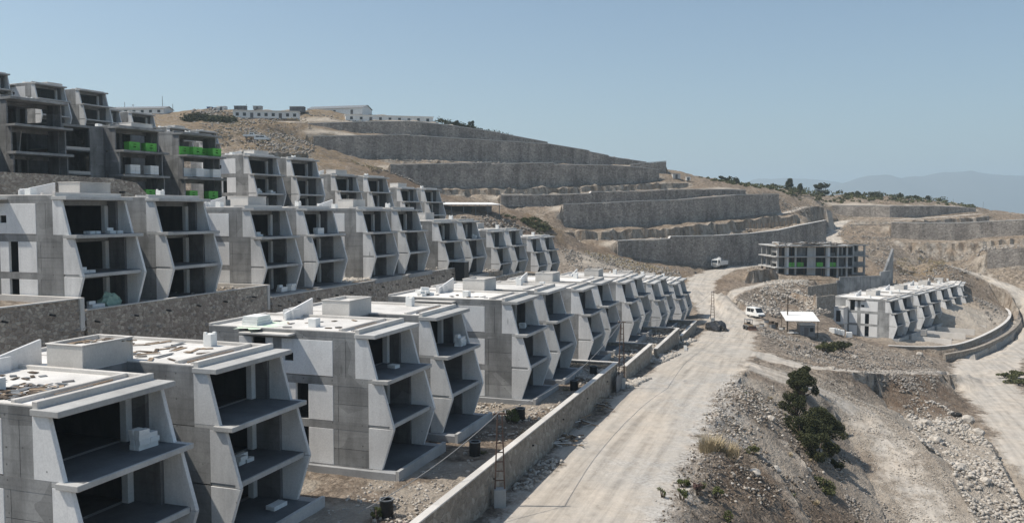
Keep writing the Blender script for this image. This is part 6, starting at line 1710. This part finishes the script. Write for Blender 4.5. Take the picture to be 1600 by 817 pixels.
p = bpos(RT[1][:3], 27, DU + 3.4, 2.6, 0); tuft(p, 240, 1.9, .8, "dry plant on the ground floor of the dark frame with crates", M_STRAW)
for i in range(60):
    X, Y, _ = scatter_poly([SP(52, -7.2), SP(104, -7.2), A(1262, 640, 108), A(1335, 760, 90), SP(40, 8)], 1, .1, .2) if i < 34 else scatter_poly([SP(40, -26), SP(96, -23), SP(96, -21), SP(40, -21)], 1, .1, .2)
    if len(X): tuft((X[0], Y[0]), 60, random.uniform(.25, .5), .3, "small dry grass tuft on the grey embankment" if i < 34 else "small dry grass tuft in the gardens by the road wall", M_STRAW if i % 3 else M_LEAF2, "dry tufts on the embankment" if i < 34 else "dry tufts in the gardens", .7)
# ground cover on the hills
def scrub(name, polys, n, size, mat, leaf, per=26, hmul=1.0):
    Xs, Ys = [], []
    for P_ in polys:
        X, Y, _ = scatter_poly(P_, n, .1, .2); Xs.append(X); Ys.append(Y)
    X, Y = np.concatenate(Xs), np.concatenate(Ys); Z = hsurf(X, Y)
    ok = ~np.isnan(Z); X, Y, Z = X[ok], Y[ok], Z[ok]
    s = size * rng.uniform(.4, 1.3, len(X)) * (1 + .5 * fbm(X, Y, 14, 2, 4))
    m = len(X); k = np.repeat(np.arange(m), per); N = len(k)
    d = rng.normal(size=(N, 3)); d /= np.linalg.norm(d, axis=1)[:, None]; d[:, 2] = np.abs(d[:, 2])
    c = np.stack([X[k], Y[k], Z[k]], 1) + d * (s[k] * rng.uniform(.5, 1.0, N))[:, None] * np.array([1.1, 1.1, .9 * hmul])
    a = rng.normal(size=(N, 3)); a /= np.linalg.norm(a, axis=1)[:, None]
    b_ = np.cross(a, rng.normal(size=(N, 3))); b_ /= np.linalg.norm(b_, axis=1)[:, None] + 1e-9
    q = leaf * rng.uniform(.6, 1.4, N)[:, None]
    V = np.stack([c - a * q, c + b_ * q * .6, c + a * q, c - b_ * q * .6], 1).reshape(-1, 3)
    tag(link(name, np_mesh(name, V, np.arange(len(V)).reshape(-1, 4), mat)), kind='stuff')
scrub('hill_scrub', [[A(1085, 277, 368), A(1150, 284, 385), A(1250, 297, 418), A(1400, 306, 432), A(1522, 321, 424), A(1525, 326, 406), A(1300, 321, 402), A(1250, 312, 380), A(1150, 293, 360)]], 620, 1.15, M_LEAF2, .34, 30)
scrub('dark_scrub', [[A(1120, 281, 378), A(1250, 297, 420), A(1400, 306, 434), A(1500, 317, 426), A(1400, 312, 415), A(1250, 303, 400)], [A(684, 190, 351), A(740, 197, 362), A(800, 209, 372), A(800, 207, 385), A(690, 187, 365)], [A(283, 192, 292), A(300, 184, 300), A(368, 186, 306), A(360, 194, 292)]], 170, 1.6, M_LEAF, .36, 46, 1.2)
scrub('dry_grass_cover', [[A(300, 190, 292), A(400, 186, 305), A(488, 205, 318), A(480, 240, 262), A(400, 232, 232)], [A(1390, 395, 300), A(1480, 395, 302), A(1470, 415, 288), A(1410, 412, 286)], [A(548, 240, 285), A(580, 250, 280), A(610, 262, 262), A(580, 262, 252)], [A(880, 390, 250), A(960, 402, 256), A(1050, 420, 256), A(1000, 428, 232)], [A(1140, 284, 372), A(1480, 316, 412), A(1290, 318, 392)]], 420, .38, M_STRAW, .16, 22, 1.2)
scrub('slope_weeds', [[A(780, 333, 246), A(850, 334, 256), A(862, 372, 256), A(845, 385, 248), A(800, 345, 250)]], 200, .8, M_LEAF2, .22, 36)
for i, (px, py, D, h, lb) in enumerate(((1233, 294, 412, 5.2, "upright dark tree on the skyline, left of the spreading one"), (1284, 297, 418, 5.0, "wide spreading tree on the skyline above the scrub hill"), (1250, 297, 414, 3.2, "small tree between the two skyline trees"))):
    if i == 1: bl2 = [(-1.8, 0, h * .62, 1.8, 1.5, .9), (1.6, .3, h * .7, 2.0, 1.6, .9), (0, -.4, h * .85, 1.8, 1.5, .8), (-.6, .4, h * .5, 1.5, 1.3, .7), (3.0, 0, h * .82, 1.1, 1.0, .5), (-3.1, 0, h * .75, 1.0, 1.0, .5)]
    else: bl2 = [(0, 0, h * .55, h * .28, h * .28, h * .38), (.5, .2, h * .78, h * .22, h * .22, h * .22), (-.7, 0, h * .4, h * .22, h * .22, h * .22), (.9, 0, h * .35, h * .2, h * .2, h * .2)]
    shrub(px, py, D, bl2, 2600 if i < 2 else 1200, .28, lb, 'tree', M_LEAF, 2.0, None, 70 + i)
for i, px in enumerate((1128, 1136, 1150, 1340, 1362, 1408, 1432, 1450, 735, 712)):
    D = 378 if px > 1000 and px < 1200 else (420 if px > 1200 else 358); py = np.interp(px, [690, 740, 1120, 1150, 1250, 1400, 1460], [190, 197, 281, 285, 297, 306, 312])
    shrub(px, py, D, rb(80 + i, 4, 1.8, 1.5, 2.0 + .4 * (i % 3)), 800, .26, "dark shrub on the skyline of the scrub hill" if px > 800 else "dark shrub on the skyline above the topmost terrace wall", 'shrub', M_LEAF, 1, "skyline shrubs on the right" if px > 800 else "skyline shrubs on the left", 80 + i)

# tyre lying on the bank
x, y, z = A(1494, 652, 129); ty = thing('old_tyre', "black tyre lying on the pale rubble bank by the lower road", 'tyre', (x, y, H(x, y) + .12))
m = MB(); n = 20
for i in range(n):
    a, b_ = 6.2832 * i / n, 6.2832 * (i + 1) / n
    m.add([(rr * math.cos(q), rr * math.sin(q), zz) for q in (a, b_) for rr, zz in ((.75, -.15), (.8, .0), (.75, .22), (.42, .22), (.38, 0), (.42, -.15))], [(k, k + 6, (k + 1) % 6 + 6, (k + 1) % 6) for k in range(6)])
m.obj('tread', M_TYRE, ty)

# ------------------------------------------------------------------ far mountains and sea
k = NT("distant_hills", 0.95, .05); k.color(k.mix(k.noise(.002, 5, .6), (0.06, 0.065, 0.05), (0.14, 0.13, 0.105))); M_MOUNT = k.m
def mountain(name, prof, D, depth, label_seed):
    """ridge surveyed as (photo x, photo y) with a real body behind and in front"""
    xs = np.linspace(prof[0][0], prof[-1][0], 160); ys = np.interp(xs, [p[0] for p in prof], [p[1] for p in prof])
    rows = 26; V = []; 
    for j in range(rows):
        t_ = j / (rows - 1) * 2 - 1
        for i, (px, py) in enumerate(zip(xs, ys)):
            x, y, z = A(px, py, D)
            yy = y + t_ * depth; xx = x + 0
            prof_ = max(0.0, 1 - abs(t_)) ** .8
            nn = mnoise.fractal(Vector((xx * .0016 + label_seed, yy * .0016, 0)), 1.0, 2.0, 5)
            V.append((xx, yy, -130 + (z + 130) * prof_ + nn * 45 * (1 - abs(t_)) * (abs(t_) > .02) - 30 * (abs(t_) > .9)))
    n = len(xs); F = [(j * n + i, j * n + i + 1, (j + 1) * n + i + 1, (j + 1) * n + i) for j in range(rows - 1) for i in range(n - 1)]
    tag(link(name, np_mesh(name, np.array(V), np.array(F), M_MOUNT, True)), kind='structure')
mountain('hills', [(1060, 332), (1130, 300), (1180, 281), (1230, 276), (1300, 283), (1340, 289), (1400, 300), (1500, 318), (1600, 330)], 8200, 900, 3)
mountain('mountains', [(1150, 332), (1250, 296), (1300, 289), (1345, 281), (1385, 273), (1410, 275), (1450, 272), (1485, 266), (1512, 263), (1540, 267), (1600, 273), (1700, 279), (1800, 292), (1900, 305), (2100, 330)], 7200, 1000, 9)
k = NT("sea_water", .15, .5); k.color((0.02, 0.05, 0.075)); k.bump(k.noise(.02, 4), .2, 1.0)
o = MB().add([(-7200, 1500, -118), (9800, 1500, -118), (9800, 11800, -118), (-7200, 11800, -118)], [(0, 1, 2, 3)]).obj('sea', k.m); tag(o, kind='structure')

# ------------------------------------------------------------------ air
hm = bpy.data.materials.new("haze"); hm.use_nodes = True; nt = hm.node_tree
for n_ in list(nt.nodes):
    if n_.type != 'OUTPUT_MATERIAL': nt.nodes.remove(n_)
pv = nt.nodes.new("ShaderNodeVolumePrincipled"); pv.inputs["Color"].default_value = (0.72, 0.87, 0.97, 1)
pv.inputs["Density"].default_value = 0.00020; pv.inputs["Anisotropy"].default_value = 0.2
nt.links.new(pv.outputs[0], [n_ for n_ in nt.nodes if n_.type == 'OUTPUT_MATERIAL'][0].inputs["Volume"])
o = MB().box(-8000, 10500, -700, 12500, -170, 460).obj('haze', hm); tag(o, kind='stuff')
